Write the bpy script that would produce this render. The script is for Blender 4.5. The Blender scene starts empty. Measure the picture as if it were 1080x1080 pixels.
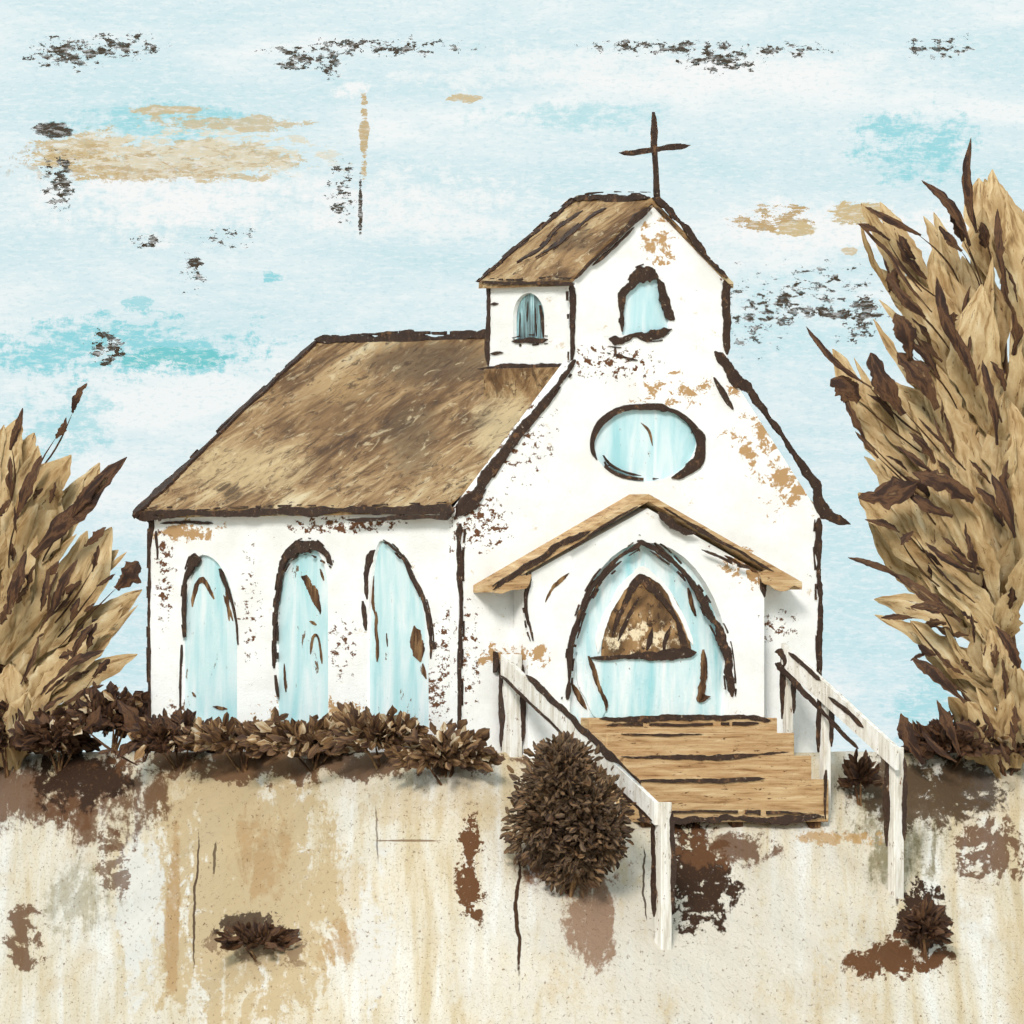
import bpy, bmesh, math, random
from mathutils import Vector, Matrix, noise as mnoise
random.seed(11)
R = math.radians
scene = bpy.context.scene
COL = scene.collection
D = 400.0            # camera distance to the church corner
S = 60.0             # photo pixels per metre at the church corner
BETA = R(35)
cb, sb = math.cos(BETA), math.sin(BETA)
CX, CY = (483-540)/S, 0.0

# ------------------------------------------------------------------ node helper
class NT:
    dim = '3D'
    def __init__(s, tree): s.t = tree; s.n = tree.nodes; s.l = tree.links
    def node(s, typ, **kw):
        nd = s.n.new(typ)
        for k, v in kw.items(): setattr(nd, k, v)
        return nd
    def put(s, sock, v):
        if v is None: return
        if isinstance(v, bpy.types.NodeSocket): s.l.new(v, sock)
        else:
            if isinstance(v, tuple) and len(v) == 3 and sock.type == 'RGBA': v = v + (1,)
            sock.default_value = v
    def m(s, op, a, b=None, c=None, clamp=False):
        nd = s.node('ShaderNodeMath', operation=op, use_clamp=clamp)
        s.put(nd.inputs[0], a); s.put(nd.inputs[1], b); s.put(nd.inputs[2], c)
        return nd.outputs[0]
    def sep(s, v):
        nd = s.node('ShaderNodeSeparateXYZ'); s.put(nd.inputs[0], v); return nd.outputs
    def comb(s, x, y, z):
        nd = s.node('ShaderNodeCombineXYZ')
        for i, v in enumerate((x, y, z)): s.put(nd.inputs[i], v)
        return nd.outputs[0]
    def scl(s, v, k, off=(0, 0, 0)):
        nd = s.node('ShaderNodeMapping'); s.put(nd.inputs[0], v)
        nd.inputs['Scale'].default_value = k; nd.inputs['Location'].default_value = off
        return nd.outputs[0]
    def noise(s, v, scale=1., detail=4., rough=.55, dist=0.):
        nd = s.node('ShaderNodeTexNoise', noise_dimensions=s.dim); s.put(nd.inputs['Vector'], v)
        nd.inputs['Scale'].default_value = scale; nd.inputs['Detail'].default_value = detail
        nd.inputs['Roughness'].default_value = rough; nd.inputs['Distortion'].default_value = dist
        return nd.outputs[0]
    def ss(s, v, lo, hi):      # smoothstep to 0..1
        nd = s.node('ShaderNodeMapRange', interpolation_type='SMOOTHSTEP')
        s.put(nd.inputs[0], v); nd.inputs[1].default_value = lo; nd.inputs[2].default_value = hi
        return nd.outputs[0]
    def mix(s, f, a, b):
        nd = s.node('ShaderNodeMix', data_type='RGBA'); s.put(nd.inputs[0], f)
        s.put(nd.inputs[6], a); s.put(nd.inputs[7], b); return nd.outputs[2]
    def ramp(s, f, stops):
        nd = s.node('ShaderNodeValToRGB'); s.put(nd.inputs[0], f); e = nd.color_ramp.elements
        while len(e) < len(stops): e.new(0.5)
        for el, (p, c) in zip(e, stops): el.position = p; el.color = c + (1,)
        return nd.outputs[0]
    def ell(s, x, y, cx, cy, rx, ry, wob, k=.8, soft=.5):   # ragged ellipse mask
        a = s.m('MULTIPLY', s.m('SUBTRACT', x, cx), 1/rx); b = s.m('MULTIPLY', s.m('SUBTRACT', y, cy), 1/ry)
        r = s.m('ADD', s.m('MULTIPLY', a, a), s.m('MULTIPLY', b, b))
        v = s.m('ADD', s.m('SUBTRACT', 1., r), s.m('MULTIPLY', s.m('SUBTRACT', wob, .5), k*8))
        return s.m('MULTIPLY', s.ss(v, 0, soft), s.ss(s.m('SUBTRACT', 3., r), 0, 1.6))
    def flk(s, x, y, cx, cy, rx, ry, nz, th):       # sparse flecks inside a soft ellipse
        a = s.m('MULTIPLY', s.m('SUBTRACT', x, cx), 1/rx); b = s.m('MULTIPLY', s.m('SUBTRACT', y, cy), 1/ry)
        r = s.m('ADD', s.m('MULTIPLY', a, a), s.m('MULTIPLY', b, b))
        v = s.m('SUBTRACT', s.m('SUBTRACT', nz, th), s.m('MULTIPLY', r, .07))
        return s.ss(v, 0, .015)

def srgb(r, g, b, k=1.0):
    f = lambda c: (c/12.92 if c <= .04045 else ((c+.055)/1.055)**2.4)
    return tuple(f(c/255)*k for c in (r, g, b))

def material(name, build, rough=.75, bump=0.0, bscale=18, spec=.2):
    m = bpy.data.materials.new(name); m.use_nodes = True
    t = NT(m.node_tree); t.n.clear()
    out = t.node('ShaderNodeOutputMaterial'); p = t.node('ShaderNodeBsdfPrincipled')
    t.l.new(p.outputs[0], out.inputs[0])
    p.inputs['Roughness'].default_value = rough
    p.inputs['Specular IOR Level'].default_value = spec
    tc = t.node('ShaderNodeTexCoord')
    c = build(t, tc); t.put(p.inputs['Base Color'], c)
    if bump:
        b = t.node('ShaderNodeBump'); b.inputs['Strength'].default_value = bump; b.inputs['Distance'].default_value = .05
        n1 = t.noise(tc.outputs['Object'], bscale, 5, .65, .4)
        t.l.new(n1, b.inputs['Height']); t.l.new(b.outputs[0], p.inputs['Normal'])
    return m

DARK = srgb(48, 32, 24); DARK2 = srgb(92, 64, 42); TAN = srgb(196, 164, 118, .75); TANL = srgb(214, 188, 142, .8)

def wall_mat(name, axis, patches):
    def f(t, tc):
        o = tc.outputs['Object']
        x, y, z = t.sep(o)
        gx = t.m('ADD', t.m('MULTIPLY', x if axis == 0 else y, .4915 if axis == 0 else -.344), 4.83)
        gy = t.m('SUBTRACT', 7.9, t.m('MULTIPLY', z, .6))
        v = t.comb(gx, gy, t.m('MULTIPLY', y if axis == 0 else x, .5))
        tone = t.noise(v, 2.2, 5, .6)
        c = t.mix(t.ss(tone, .36, .72), (.88, .875, .86), (.78, .77, .74))
        grain = t.noise(v, 40, 2, .6)
        c = t.mix(t.m('MULTIPLY', t.ss(grain, .5, .75), .35), c, (.70, .69, .665))
        n1 = t.noise(v, 6.5, 6, .76, .3); n2 = t.noise(t.scl(v, (1, 1, 1), (4, 1, 2)), 13, 5, .72)
        reg = t.ss(t.noise(t.scl(v, (1, 1, 1), (2, 5, 0)), 1.5, 3), .47, .6)
        c = t.mix(t.m('MULTIPLY', t.m('MULTIPLY', t.ss(n1, .61, .66), reg), .6), c, srgb(196, 170, 136))
        c = t.mix(t.m('MULTIPLY', t.ss(n2, .67, .69), reg), c, srgb(110, 72, 46))
        for (cx, cy, rx, ry, th, kind) in patches:
            c = t.mix(t.flk(gx, gy, cx, cy, rx, ry, n1 if kind == 'tan' else n2, th-.025), c, srgb(178, 142, 100) if kind == 'tan' else srgb(100, 66, 44))
        return c
    return material(name, f, .85, .3, 22)
M_WALL = wall_mat('white_plaster', 0, [(5.05, 5.5, .3, .3, .52, 'brown'), (8.4, 5.0, .35, .35, .5, 'tan'), (8.05, 4.6, .35, .3, .52, 'tan'), (7.75, 5.98, .25, .2, .5, 'tan'), (6.45, 3.8, .5, .2, .54, 'brown'),
                                       (5.45, 4.5, .4, .5, .55, 'brown'), (6.95, 2.5, .2, .3, .52, 'tan'), (4.95, 6.9, .12, .6, .55, 'brown'), (5.3, 6.92, .3, .12, .48, 'tan'), (8.2, 6.6, .3, .2, .56, 'brown'), (7.2, 4.1, .6, .2, .55, 'tan')])
M_SWALL = wall_mat('white_side_plaster', 1, [(1.9, 5.56, .4, .1, .5, 'tan'), (3.6, 5.52, .5, .07, .49, 'brown'), (4.72, 6.9, .15, .5, .53, 'brown'), (1.66, 6.0, .1, .6, .53, 'brown'), (3.4, 7.55, .7, .2, .52, 'tan'),
                                       (4.55, 7.3, .25, .3, .52, 'brown'), (1.85, 7.55, .15, .12, .48, 'brown'), (3.58, 6.8, .15, .35, .55, 'brown'), (2.6, 6.4, .15, .8, .58, 'brown'), (5.6, 3.6, .5, .3, .55, 'brown')])

def b_dark(t, tc):
    o = tc.outputs['Object']
    n = t.noise(o, 6, 6, .7, .5)
    c = t.ramp(n, [(.38, DARK), (.58, srgb(60, 42, 31)), (.7, DARK2), (.8, srgb(130, 98, 68))])
    c = t.mix(t.ss(t.noise(t.scl(o, (1, 1, 1), (3, 3, 3)), 5, 5, .7, .3), .57, .66), c, srgb(112, 80, 54))
    dry = t.noise(t.scl(o, (1, 1, 1), (5, 8, 1)), 13, 6, .78)      # dry-brushed: the pale ground shows through
    return t.mix(t.ss(dry, .635, .66), c, srgb(200, 180, 156, .9))
M_DARK = material('dark_brown_paint', b_dark, .6, .5, 25, .3)

def b_roof(t, tc):
    o = tc.outputs['Object']
    v = t.scl(o, (1.2, .55, 1.2))
    # strokes sweep up the slope: shear depth against height
    x, y, z = t.sep(o)
    u = t.m('ADD', y, t.m('MULTIPLY', z, .35))
    sv = t.comb(t.m('MULTIPLY', u, .9), t.m('MULTIPLY', z, 1.05), t.m('MULTIPLY', x, .4))
    n = t.noise(sv, 1.1, 7, .66, 2.6)
    n2 = t.noise(t.scl(sv, (1, 1, 1), (4, 3, 1.2)), .6, 2, .5, .6)
    f = t.m('ADD', t.m('MULTIPLY', n, .6), t.m('MULTIPLY', n2, .5))
    c = t.ramp(f, [(.38, srgb(78, 56, 38, .75)), (.48, srgb(124, 92, 60, .75)), (.55, srgb(164, 130, 90, .75)), (.62, srgb(194, 162, 118, .75)), (.72, srgb(226, 206, 168, .75))])
    fr = t.noise(sv, 3.2, 6, .7, 1.6)
    c = t.mix(t.m('MULTIPLY', t.ss(fr, .56, .64), .6), c, srgb(96, 78, 58, .8))
    c = t.mix(t.m('MULTIPLY', t.ss(t.noise(t.scl(sv, (1, 1, 1), (8, 1, 1)), 2.4, 6, .7, 1.5), .57, .64), .5), c, srgb(222, 200, 160, .8))
    rx = t.m('ADD', t.m('SUBTRACT', t.m('MULTIPLY', x, .4915), t.m('MULTIPLY', y, .344)), 4.83); ry = t.m('SUBTRACT', 7.9, t.m('MULTIPLY', z, .6))
    wob = t.m('ADD', t.m('MULTIPLY', n, .6), t.m('MULTIPLY', fr, .4))
    for (col, px, py, qx, qy, k, a) in ((srgb(96, 76, 56, .75), 4.5, 3.75, .9, .3, .5, .75), (srgb(110, 90, 66, .75), 4.35, 4.6, .35, .5, .6, .6), (srgb(214, 186, 140, .75), 2.55, 4.9, .9, .35, .5, .7), (srgb(222, 198, 154, .75), 5.3, 4.5, .4, .5, .5, .75),
                                       (srgb(150, 116, 78, .75), 3.3, 4.3, .7, .35, .6, .5), (srgb(86, 64, 44, .75), 2.4, 5.15, .14, .12, .9, .9), (srgb(180, 146, 100, .75), 3.6, 4.0, .4, .25, .6, .6), (srgb(84, 64, 46, .75), 6.0, 2.5, .3, .2, .8, .7), (srgb(188, 150, 104, .75), 6.1, 2.7, .35, .12, .7, .6)):
        c = t.mix(t.m('MULTIPLY', t.ell(rx, ry, px, py, qx, qy, wob, k, .9), a), c, col)
    c = t.mix(t.m('MULTIPLY', t.ss(fr, .55, .61), .6), c, srgb(100, 74, 50, .75))
    c = t.mix(t.m('MULTIPLY', t.ss(t.noise(t.scl(o, (1, 1, 1), (3, 9, 2)), 2.6, 7, .74, .8), .585, .62), .75), c, srgb(74, 52, 36, .8))
    c = t.mix(t.m('MULTIPLY', t.ss(t.noise(t.scl(o, (1, 1, 1), (13, 2, 2)), 2.2, 7, .74, .8), .585, .63), .6), c, srgb(226, 204, 164, .75))
    sp = t.ss(t.noise(t.scl(o, (.9, .6, 1)), 5, 6, .74), .665, .68)
    return t.mix(sp, c, srgb(84, 58, 38))
M_ROOF = material('brown_brushed_roof', b_roof, .7, .6, 6)

def b_wood(t, tc):
    o = tc.outputs['Object']
    n = t.noise(t.scl(o, (.9, 3, 14)), 1, 7, .6, .4)
    c = t.ramp(n, [(.3, srgb(140, 102, 66, .85)), (.43, srgb(188, 150, 106, .85)), (.57, srgb(208, 176, 132, .85)), (.7, srgb(226, 202, 164, .85))])
    sp = t.ss(t.noise(t.scl(o, (2, 2, 9)), 2.4, 5, .72), .60, .65)
    return t.mix(sp, c, srgb(92, 62, 40))
M_WOOD = material('tan_brushed_timber', b_wood, .7, .5, 14)

def blue(lo, mid, hi, seed, stain=.63):
    def f(t, tc):
        o = tc.outputs['Object']
        v = t.scl(o, (1.7, 1.7, .35), seed)
        n = t.noise(v, 1.6, 6, .6, .5)
        c = t.ramp(n, [(.32, lo), (.5, mid), (.66, hi)])
        st = t.noise(t.scl(o, (1.6, 1.6, .9), seed), 2.0, 6, .7, .3)
        c = t.mix(t.ss(st, stain, stain+.03), c, srgb(104, 80, 56))
        fl = t.ss(t.noise(t.scl(o, (1, 1, .8), seed), 9, 5, .7), .68, .7)
        return t.mix(fl, c, srgb(110, 82, 56))
    return f
K = .9
M_PANE = material('pale_blue_glass', blue(srgb(172, 217, 222, K), srgb(206, 231, 234, K), srgb(232, 240, 241, K), (2, 3, 5), .635), .3, .15, 12, .4)
M_DOOR = material('pale_blue_door_paint', blue(srgb(160, 214, 221, K), srgb(212, 234, 237, K), srgb(246, 248, 248, K), (7, 1, 2), .68), .5, .3, 14)
M_SKYPANE = material('sky_blue_glass', blue(srgb(164, 214, 221, K), srgb(200, 230, 235, K), srgb(228, 240, 242, K), (1, 1, 8), .66), .3, .1, 12, .4)
def b_post(t, tc):
    o = tc.outputs['Object']
    n = t.noise(t.scl(o, (5, 5, .6)), 1.6, 6, .65, .3)
    c = t.ramp(n, [(.34, (.50, .45, .37)), (.46, (.66, .62, .55)), (.6, (.78, .76, .72))])
    return t.mix(t.ss(t.noise(t.scl(o, (1, 1, .5)), 9, 6, .75), .60, .64), c, srgb(122, 90, 62))
M_POST = material('worn_white_timber', b_post, .8, .4, 18)
def b_louver(t, tc):
    o = tc.outputs['Object']
    n = t.noise(t.scl(o, (12, 12, 1.2)), 1, 5, .6, .3)
    return t.ramp(n, [(.36, srgb(58, 64, 64)), (.48, srgb(112, 132, 134)), (.6, srgb(146, 186, 192)), (.7, srgb(204, 220, 222))])
M_LOUVER = material('grey_teal_louver', b_louver, .6, .4, 20)
def b_archw(t, tc):
    o = tc.outputs['Object']
    x, y, z = t.sep(o)
    n = t.noise(t.scl(o, (1.6, 1, .9)), 1.5, 5, .6, .5); n2 = t.noise(o, 6, 6, .75, .4)
    c = t.ramp(n, [(.34, srgb(74, 54, 36)), (.47, srgb(112, 84, 54)), (.57, srgb(146, 112, 74)), (.68, srgb(176, 142, 100))])
    c = t.mix(t.ss(n2, .56, .6), c, srgb(66, 46, 32))
    low = t.ell(x, z, 3.75, 1.95, .9, .45, n2, .5, .8)
    c = t.mix(t.m('MULTIPLY', low, t.ss(t.noise(o, 4.5, 6, .72), .5, .56)), c, srgb(226, 208, 176))
    return c
M_ARCHW = material('brown_stained_glass', b_archw, .6, .12, 14, .25)

def leafmat(name, stops, ragged=.5):
    def f(t, tc):
        uv = tc.outputs['UV']
        n = t.noise(t.scl(uv, (1.6, 5.5, 1)), 1, 5, .6, .4)
        o = t.noise(tc.outputs['Object'], 1.2, 3)
        v = t.m('ADD', t.m('MULTIPLY', n, .8), t.m('MULTIPLY', o, .2))
        c = t.ramp(v, stops)
        if ragged is True:
            c = t.mix(t.ss(t.noise(t.scl(uv, (2.2, 9, 1)), 1.3, 5, .72, .5), .61, .65), c, srgb(84, 58, 38))
            c = t.mix(t.m('MULTIPLY', t.ss(t.noise(tc.outputs['Object'], 1.6, 3), .48, .62), .35), c, srgb(164, 128, 80, .8))
        return c
    return material(name, f, .65, .4, 14)
M_TLEAF = leafmat('tan_leaf', [(.3, srgb(96, 70, 46, .8)), (.40, srgb(158, 126, 84, .8)), (.48, srgb(196, 166, 120, .8)), (.58, srgb(214, 188, 144, .8)), (.67, srgb(226, 208, 170, .8)), (.76, srgb(242, 234, 214, .8))], True)
M_DLEAF = leafmat('dark_brown_leaf', [(.36, srgb(36, 23, 17)), (.47, srgb(54, 35, 25)), (.54, srgb(92, 64, 42)), (.6, srgb(60, 40, 28)), (.7, srgb(166, 132, 92, .8))])
M_SLEAF = leafmat('scrub_leaf', [(.36, srgb(46, 31, 23)), (.47, srgb(74, 52, 36)), (.56, srgb(112, 84, 56)), (.64, srgb(158, 128, 92, .8)), (.72, srgb(226, 210, 184, .75))])
M_RLEAF = leafmat('grey_brown_leaf', [(.40, srgb(40, 28, 22)), (.47, srgb(74, 56, 42)), (.53, srgb(100, 82, 62)), (.6, srgb(120, 90, 62)), (.68, srgb(170, 136, 100, .8))])
M_DRY = leafmat('dry_pale_leaf', [(.34, srgb(96, 68, 44)), (.46, srgb(160, 126, 86, .8)), (.56, srgb(214, 196, 166, .8)), (.68, srgb(240, 232, 216, .8))])
def b_bark(t, tc):
    n = t.noise(t.scl(tc.outputs['Object'], (5, 5, .8)), 1.5, 6, .65, .5)
    return t.ramp(n, [(.35, DARK), (.5, DARK2), (.66, srgb(150, 118, 80))])
M_BARK = material('brown_bark', b_bark, .8, .6, 12)

def b_ground(t, tc):
    o = tc.outputs['Object']
    x, y, z = t.sep(o)
    gx = t.m('ADD', t.m('MULTIPLY', x, .6), 5.4)          # hundredths of a metre grid along the bank
    gy = t.m('SUBTRACT', 7.9, t.m('MULTIPLY', z, .6))
    v = t.comb(gx, gy, 0.)
    t.dim = '2D'; w = t.noise(v, 2.6, 7, .7, .4); w2 = t.noise(t.scl(v, (1, .35, 1)), 3.2, 7, .68, .5)
    wf = t.noise(v, 9, 6, .75)
    ww = t.m('ADD', t.m('MULTIPLY', w, .6), t.m('MULTIPLY', wf, .4))
    wv = t.m('ADD', t.m('MULTIPLY', w2, .6), t.m('MULTIPLY', wf, .4))
    t.dim = '2D'; G = .655
    st = t.noise(t.scl(v, (1, .14, 1)), 3.4, 6, .6, .3)
    c = t.ramp(st, [(.34, srgb(226, 206, 170, G)), (.45, srgb(240, 226, 200, G)), (.55, srgb(246, 236, 218, G)), (.68, srgb(255, 251, 242, G))])
    c = t.mix(t.m('MULTIPLY', t.ss(t.noise(v, .9, 5, .6), .52, .66), .5), c, srgb(222, 196, 154, G))
    gr = t.noise(v, 45, 2, .6)
    c = t.mix(t.m('MULTIPLY', t.ss(gr, .55, .72), .4), c, srgb(190, 166, 134, .6))
    def patch(c, col, cx, cy, rx, ry, wob, k=.9, soft=.4, a=1.):
        return t.mix(t.m('MULTIPLY', t.ell(gx, gy, cx, cy, rx, ry, wob, k, soft), a), c, col)
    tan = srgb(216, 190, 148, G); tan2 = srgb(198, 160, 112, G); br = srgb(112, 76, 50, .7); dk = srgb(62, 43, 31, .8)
    c = patch(c, tan, 2.55, 9.35, 1.15, 1.7, wv, .7, .5, .95)
    c = patch(c, srgb(246, 242, 234, G), 1.45, 9.6, .28, .9, wv, .9, .6, .9)
    c = patch(c, srgb(244, 238, 228, G), 3.95, 9.7, .2, .9, wv, 1., .6, .9)
    c = patch(c, srgb(240, 231, 216, G), 7.2, 10.0, 2.6, 1.3, wv, .5, 1., .85)
    c = patch(c, tan, 4.4, 8.5, .9, .28, wv, .9, .9, .5)
    c = patch(c, tan2, 2.75, 9.0, .35, .5, wv, 1, 1.2, .75)
    c = patch(c, tan2, 1.83, 9.6, .09, .9, wv, .5, .6, .8)
    c = patch(c, tan2, 3.6, 9.95, .2, .25, wv, 1, 1., .7)
    c = patch(c, srgb(150, 138, 98, G), .8, 9.5, .45, .45, wv, 1, 1.2, .55)
    c = patch(c, br, .3, 8.4, .9, .4, wv, .8, .6, .9)
    c = patch(c, dk, 10.1, 8.3, .7, .3, ww, .8, .5, .9)
    c = patch(c, br, .95, 8.45, .75, .5, wv, .8, .6, .9)
    c = patch(c, dk, .75, 8.2, .6, .35, ww, .7, .4, 1)
    c = patch(c, br, 3.1, 8.05, 2.2, .2, ww, .9, .4, .9)
    c = patch(c, br, 2.75, 9.95, .5, .2, ww, 1.3, .3, .6)
    c = patch(c, br, 4.97, 9.2, .13, .5, ww, 1.5, .2, 1)
    c = patch(c, srgb(128, 84, 52, .75), 6.0, 9.05, .6, .35, ww, .6, .6, .95)
    c = patch(c, srgb(150, 110, 80, .7), 6.2, 9.7, .28, .55, wv, .9, .7, .85)
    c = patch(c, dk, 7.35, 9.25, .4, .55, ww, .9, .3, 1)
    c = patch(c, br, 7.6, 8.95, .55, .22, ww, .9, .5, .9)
    c = patch(c, srgb(152, 140, 104, .6), 9.55, 8.65, .6, .7, wv, .8, 1., .9)
    c = patch(c, srgb(96, 76, 56, .7), 9.7, 8.35, .7, .4, ww, .8, .5, .95)
    c = patch(c, srgb(208, 164, 106, .65), 8.9, 8.84, .4, .09, ww, 1.3, .5, .8)
    c = patch(c, dk, 9.75, 9.75, .26, .42, ww, 1.2, .25, 1)
    c = patch(c, br, 9.45, 10.1, .5, .2, ww, 1.3, .3, 1)
    c = patch(c, br, 10.5, 9.0, .35, .3, ww, 1.4, .3, .9)
    c = patch(c, dk, 2.72, 9.8, .34, .17, ww, 1.5, .2, .9)
    c = patch(c, br, 1.15, 9.1, .2, .3, ww, 1.6, .2, .8)
    c = patch(c, br, .25, 9.9, .2, .3, ww, 1.4, .3, .9)
    wig = t.m('MULTIPLY', t.m('SUBTRACT', t.noise(t.scl(v, (.2, 1, 1)), 1.2, 4, .6), .5), .18)
    g2 = t.m('ADD', gx, wig)
    for (px, py, qx, qy, a) in ((2.07, 9.5, .016, .85, .9), (5.47, 9.5, .026, .9, 1.), (9.47, 8.9, .03, .7, .9), (6.8, 9.3, .014, .5, .9), (3.98, 8.8, .012, .35, .6), (2.25, 9.05, .018, .2, .8)):
        c = t.mix(t.m('MULTIPLY', t.ell(g2, gy, px, py, qx, qy, wv, .35, .5), a), c, srgb(70, 48, 34, .8))
    c = t.mix(t.m('MULTIPLY', t.ell(gx, t.m('ADD', gy, t.m('MULTIPLY', wig, .3)), 4.3, 8.86, .45, .012, ww, .4, .4), .8), c, srgb(120, 90, 60, .8))
    c = t.mix(t.m('MULTIPLY', t.ss(t.noise(t.scl(v, (1, 1, 1), (7, 7, 0)), 22, 5, .78), .62, .65), .7), c, srgb(120, 88, 60, .7))
    fl = t.m('MULTIPLY', t.ss(t.noise(v, 14, 6, .75), .67, .69), t.ss(t.noise(v, 1.3, 3), .46, .56))
    return t.mix(fl, c, srgb(104, 70, 44, .8))
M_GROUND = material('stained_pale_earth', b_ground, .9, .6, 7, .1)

# ------------------------------------------------------------------ object helpers
def link(o, parent=None):
    COL.objects.link(o)
    if parent is not None: o.parent = parent
    return o
def tag(o, label, cat, group=None):
    o['label'] = label; o['category'] = cat
    if group: o['group'] = group
    return o
def empty(name, loc=(0, 0, 0), rz=0.):
    o = bpy.data.objects.new(name, None); o.location = loc; o.rotation_euler = (0, 0, rz); o.empty_display_size = .3
    return link(o)
def mesh_obj(name, bm, mat, parent=None, smooth=False, recalc=True):
    if recalc: bmesh.ops.recalc_face_normals(bm, faces=bm.faces[:])
    me = bpy.data.meshes.new(name); bm.to_mesh(me); bm.free()
    me.materials.append(mat)
    if smooth:
        for p in me.polygons: p.use_smooth = True
    return link(bpy.data.objects.new(name, me), parent)

# church-local frame: x along the front, y back along the nave, z up
def on_front(px, row, y=0.):
    k = (px-540)/(S*D)
    # CX + u*cb - y*sb = k*(D + CY + u*sb + y*cb)
    u = (k*(D+CY+y*cb) - CX + y*sb)/(cb - k*sb)
    d = D+CY+u*sb+y*cb
    return Vector((u, y, (790-row)*d/(S*D)))
def on_side(px, row, u=0.):
    k = (px-540)/(S*D)
    y = (CX + u*cb - k*(D+CY+u*sb))/(sb + k*cb)
    d = D+CY+u*sb+y*cb
    return Vector((u, y, (790-row)*d/(S*D)))
def to_world(p): return Vector((CX+p[0]*cb-p[1]*sb, CY+p[0]*sb+p[1]*cb, p[2]))
def at_depth(px, row, y):
    k = (D+y)/(S*D)
    return Vector(((px-540)*k, y, (790-row)*k))

def slab(name, outer, holes, thick, mat, parent):
    """planar wall outline (3-D points) with holes, given thickness vector"""
    bm = bmesh.new()
    for loop in [outer]+holes:
        vs = [bm.verts.new(p) for p in loop]
        for i in range(len(vs)): bm.edges.new((vs[i], vs[(i+1) % len(vs)]))
    bmesh.ops.triangle_fill(bm, use_beauty=True, use_dissolve=False, edges=bm.edges[:])
    r = bmesh.ops.extrude_face_region(bm, geom=bm.faces[:])
    bmesh.ops.translate(bm, vec=Vector(thick), verts=[v for v in r['geom'] if isinstance(v, bmesh.types.BMVert)])
    return mesh_obj(name, bm, mat, parent)
def box_bm(bm, a, b):
    (x0, y0, z0), (x1, y1, z1) = a, b
    v = [bm.verts.new(p) for p in ((x0,y0,z0),(x1,y0,z0),(x1,y1,z0),(x0,y1,z0),(x0,y0,z1),(x1,y0,z1),(x1,y1,z1),(x0,y1,z1))]
    for f in ((0,3,2,1),(4,5,6,7),(0,1,5,4),(1,2,6,5),(2,3,7,6),(3,0,4,7)): bm.faces.new([v[i] for i in f])
def box(name, a, b, mat, parent, bev=.012):
    bm = bmesh.new(); box_bm(bm, a, b)
    if bev: bmesh.ops.bevel(bm, geom=bm.edges[:], offset=bev, segments=1, affect='EDGES')
    return mesh_obj(name, bm, mat, parent)

def smooth_path(pts, step=.03):
    """Catmull-Rom through (Vector, width) list, resampled"""
    P = [p for p, w in pts]; W = [w for p, w in pts]; out = []
    n = len(P)
    for i in range(n-1):
        p0, p1, p2, p3 = P[max(i-1, 0)], P[i], P[i+1], P[min(i+2, n-1)]
        k = max(2, int((p2-p1).length/step))
        for j in range(k):
            t = j/k; t2 = t*t; t3 = t2*t
            q = .5*((2*p1)+(p2-p0)*t+(2*p0-5*p1+4*p2-p3)*t2+(3*p1-p0-3*p2+p3)*t3)
            out.append((q, W[i]+(W[i+1]-W[i])*t))
    out.append((P[-1], W[-1])); return out
def stroke_runs(pts, normal, proud=.03, sink=.012, rag=.35, step=.022, gap=0.):
    """raised ragged strips following pts [(Vector, width in metres)]; yields the cross-sections of each unbroken run"""
    path = smooth_path(pts, step); n = Vector(normal).normalized()
    s1, s2 = random.uniform(0, 99), random.uniform(0, 99)
    pr = proud*random.uniform(.8, 1.25)
    L = len(path); tot = sum((path[i+1][0]-path[i][0]).length for i in range(L-1)); arc = 0.
    N = mnoise.noise; runs = []; cur_run = []
    for i, (p, w) in enumerate(path):
        a = path[max(i-1, 0)][0]; b = path[min(i+1, L-1)][0]
        if i: arc += (p-path[i-1][0]).length
        tan = (b-a)
        if tan.length < 1e-6: continue
        side = tan.normalized().cross(n).normalized()
        e = min(arc, tot-arc); endk = min(1., .2+e/.16)
        def fac(sd): return max(.12, 1+rag*(2.0*N(Vector((arc*1.5, sd, 0)))+1.2*N(Vector((arc*4.5, sd, 3)))+.55*N(Vector((arc*13, sd, 6)))+.4*N(Vector((arc*34, sd, 9)))))
        wob = side*w*.25*N(Vector((arc*2.3, s1, 60)))
        h1 = max(w*.5*endk*fac(s1), .005); h2 = max(w*.5*endk*fac(s2), .005)
        if gap and N(Vector((arc*4, s1, 40))) > (.5-gap):
            if len(cur_run) > 2: runs.append(cur_run)
            cur_run = []; continue
        A, B = p+side*h1+wob, p-side*h2+wob
        cur_run.append((A+n*pr, B+n*pr, B-n*sink, A-n*sink))
    if len(cur_run) > 2: runs.append(cur_run)
    return runs
def run_bm(bm, run):
    prev = None
    for i, q4 in enumerate(run):
        cur = [bm.verts.new(q) for q in q4]
        if prev:
            for q in range(4): bm.faces.new((prev[q], prev[(q+1) % 4], cur[(q+1) % 4], cur[q]))
        else: bm.faces.new(cur)
        if i == len(run)-1: bm.faces.new(cur[::-1])
        prev = cur
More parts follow.
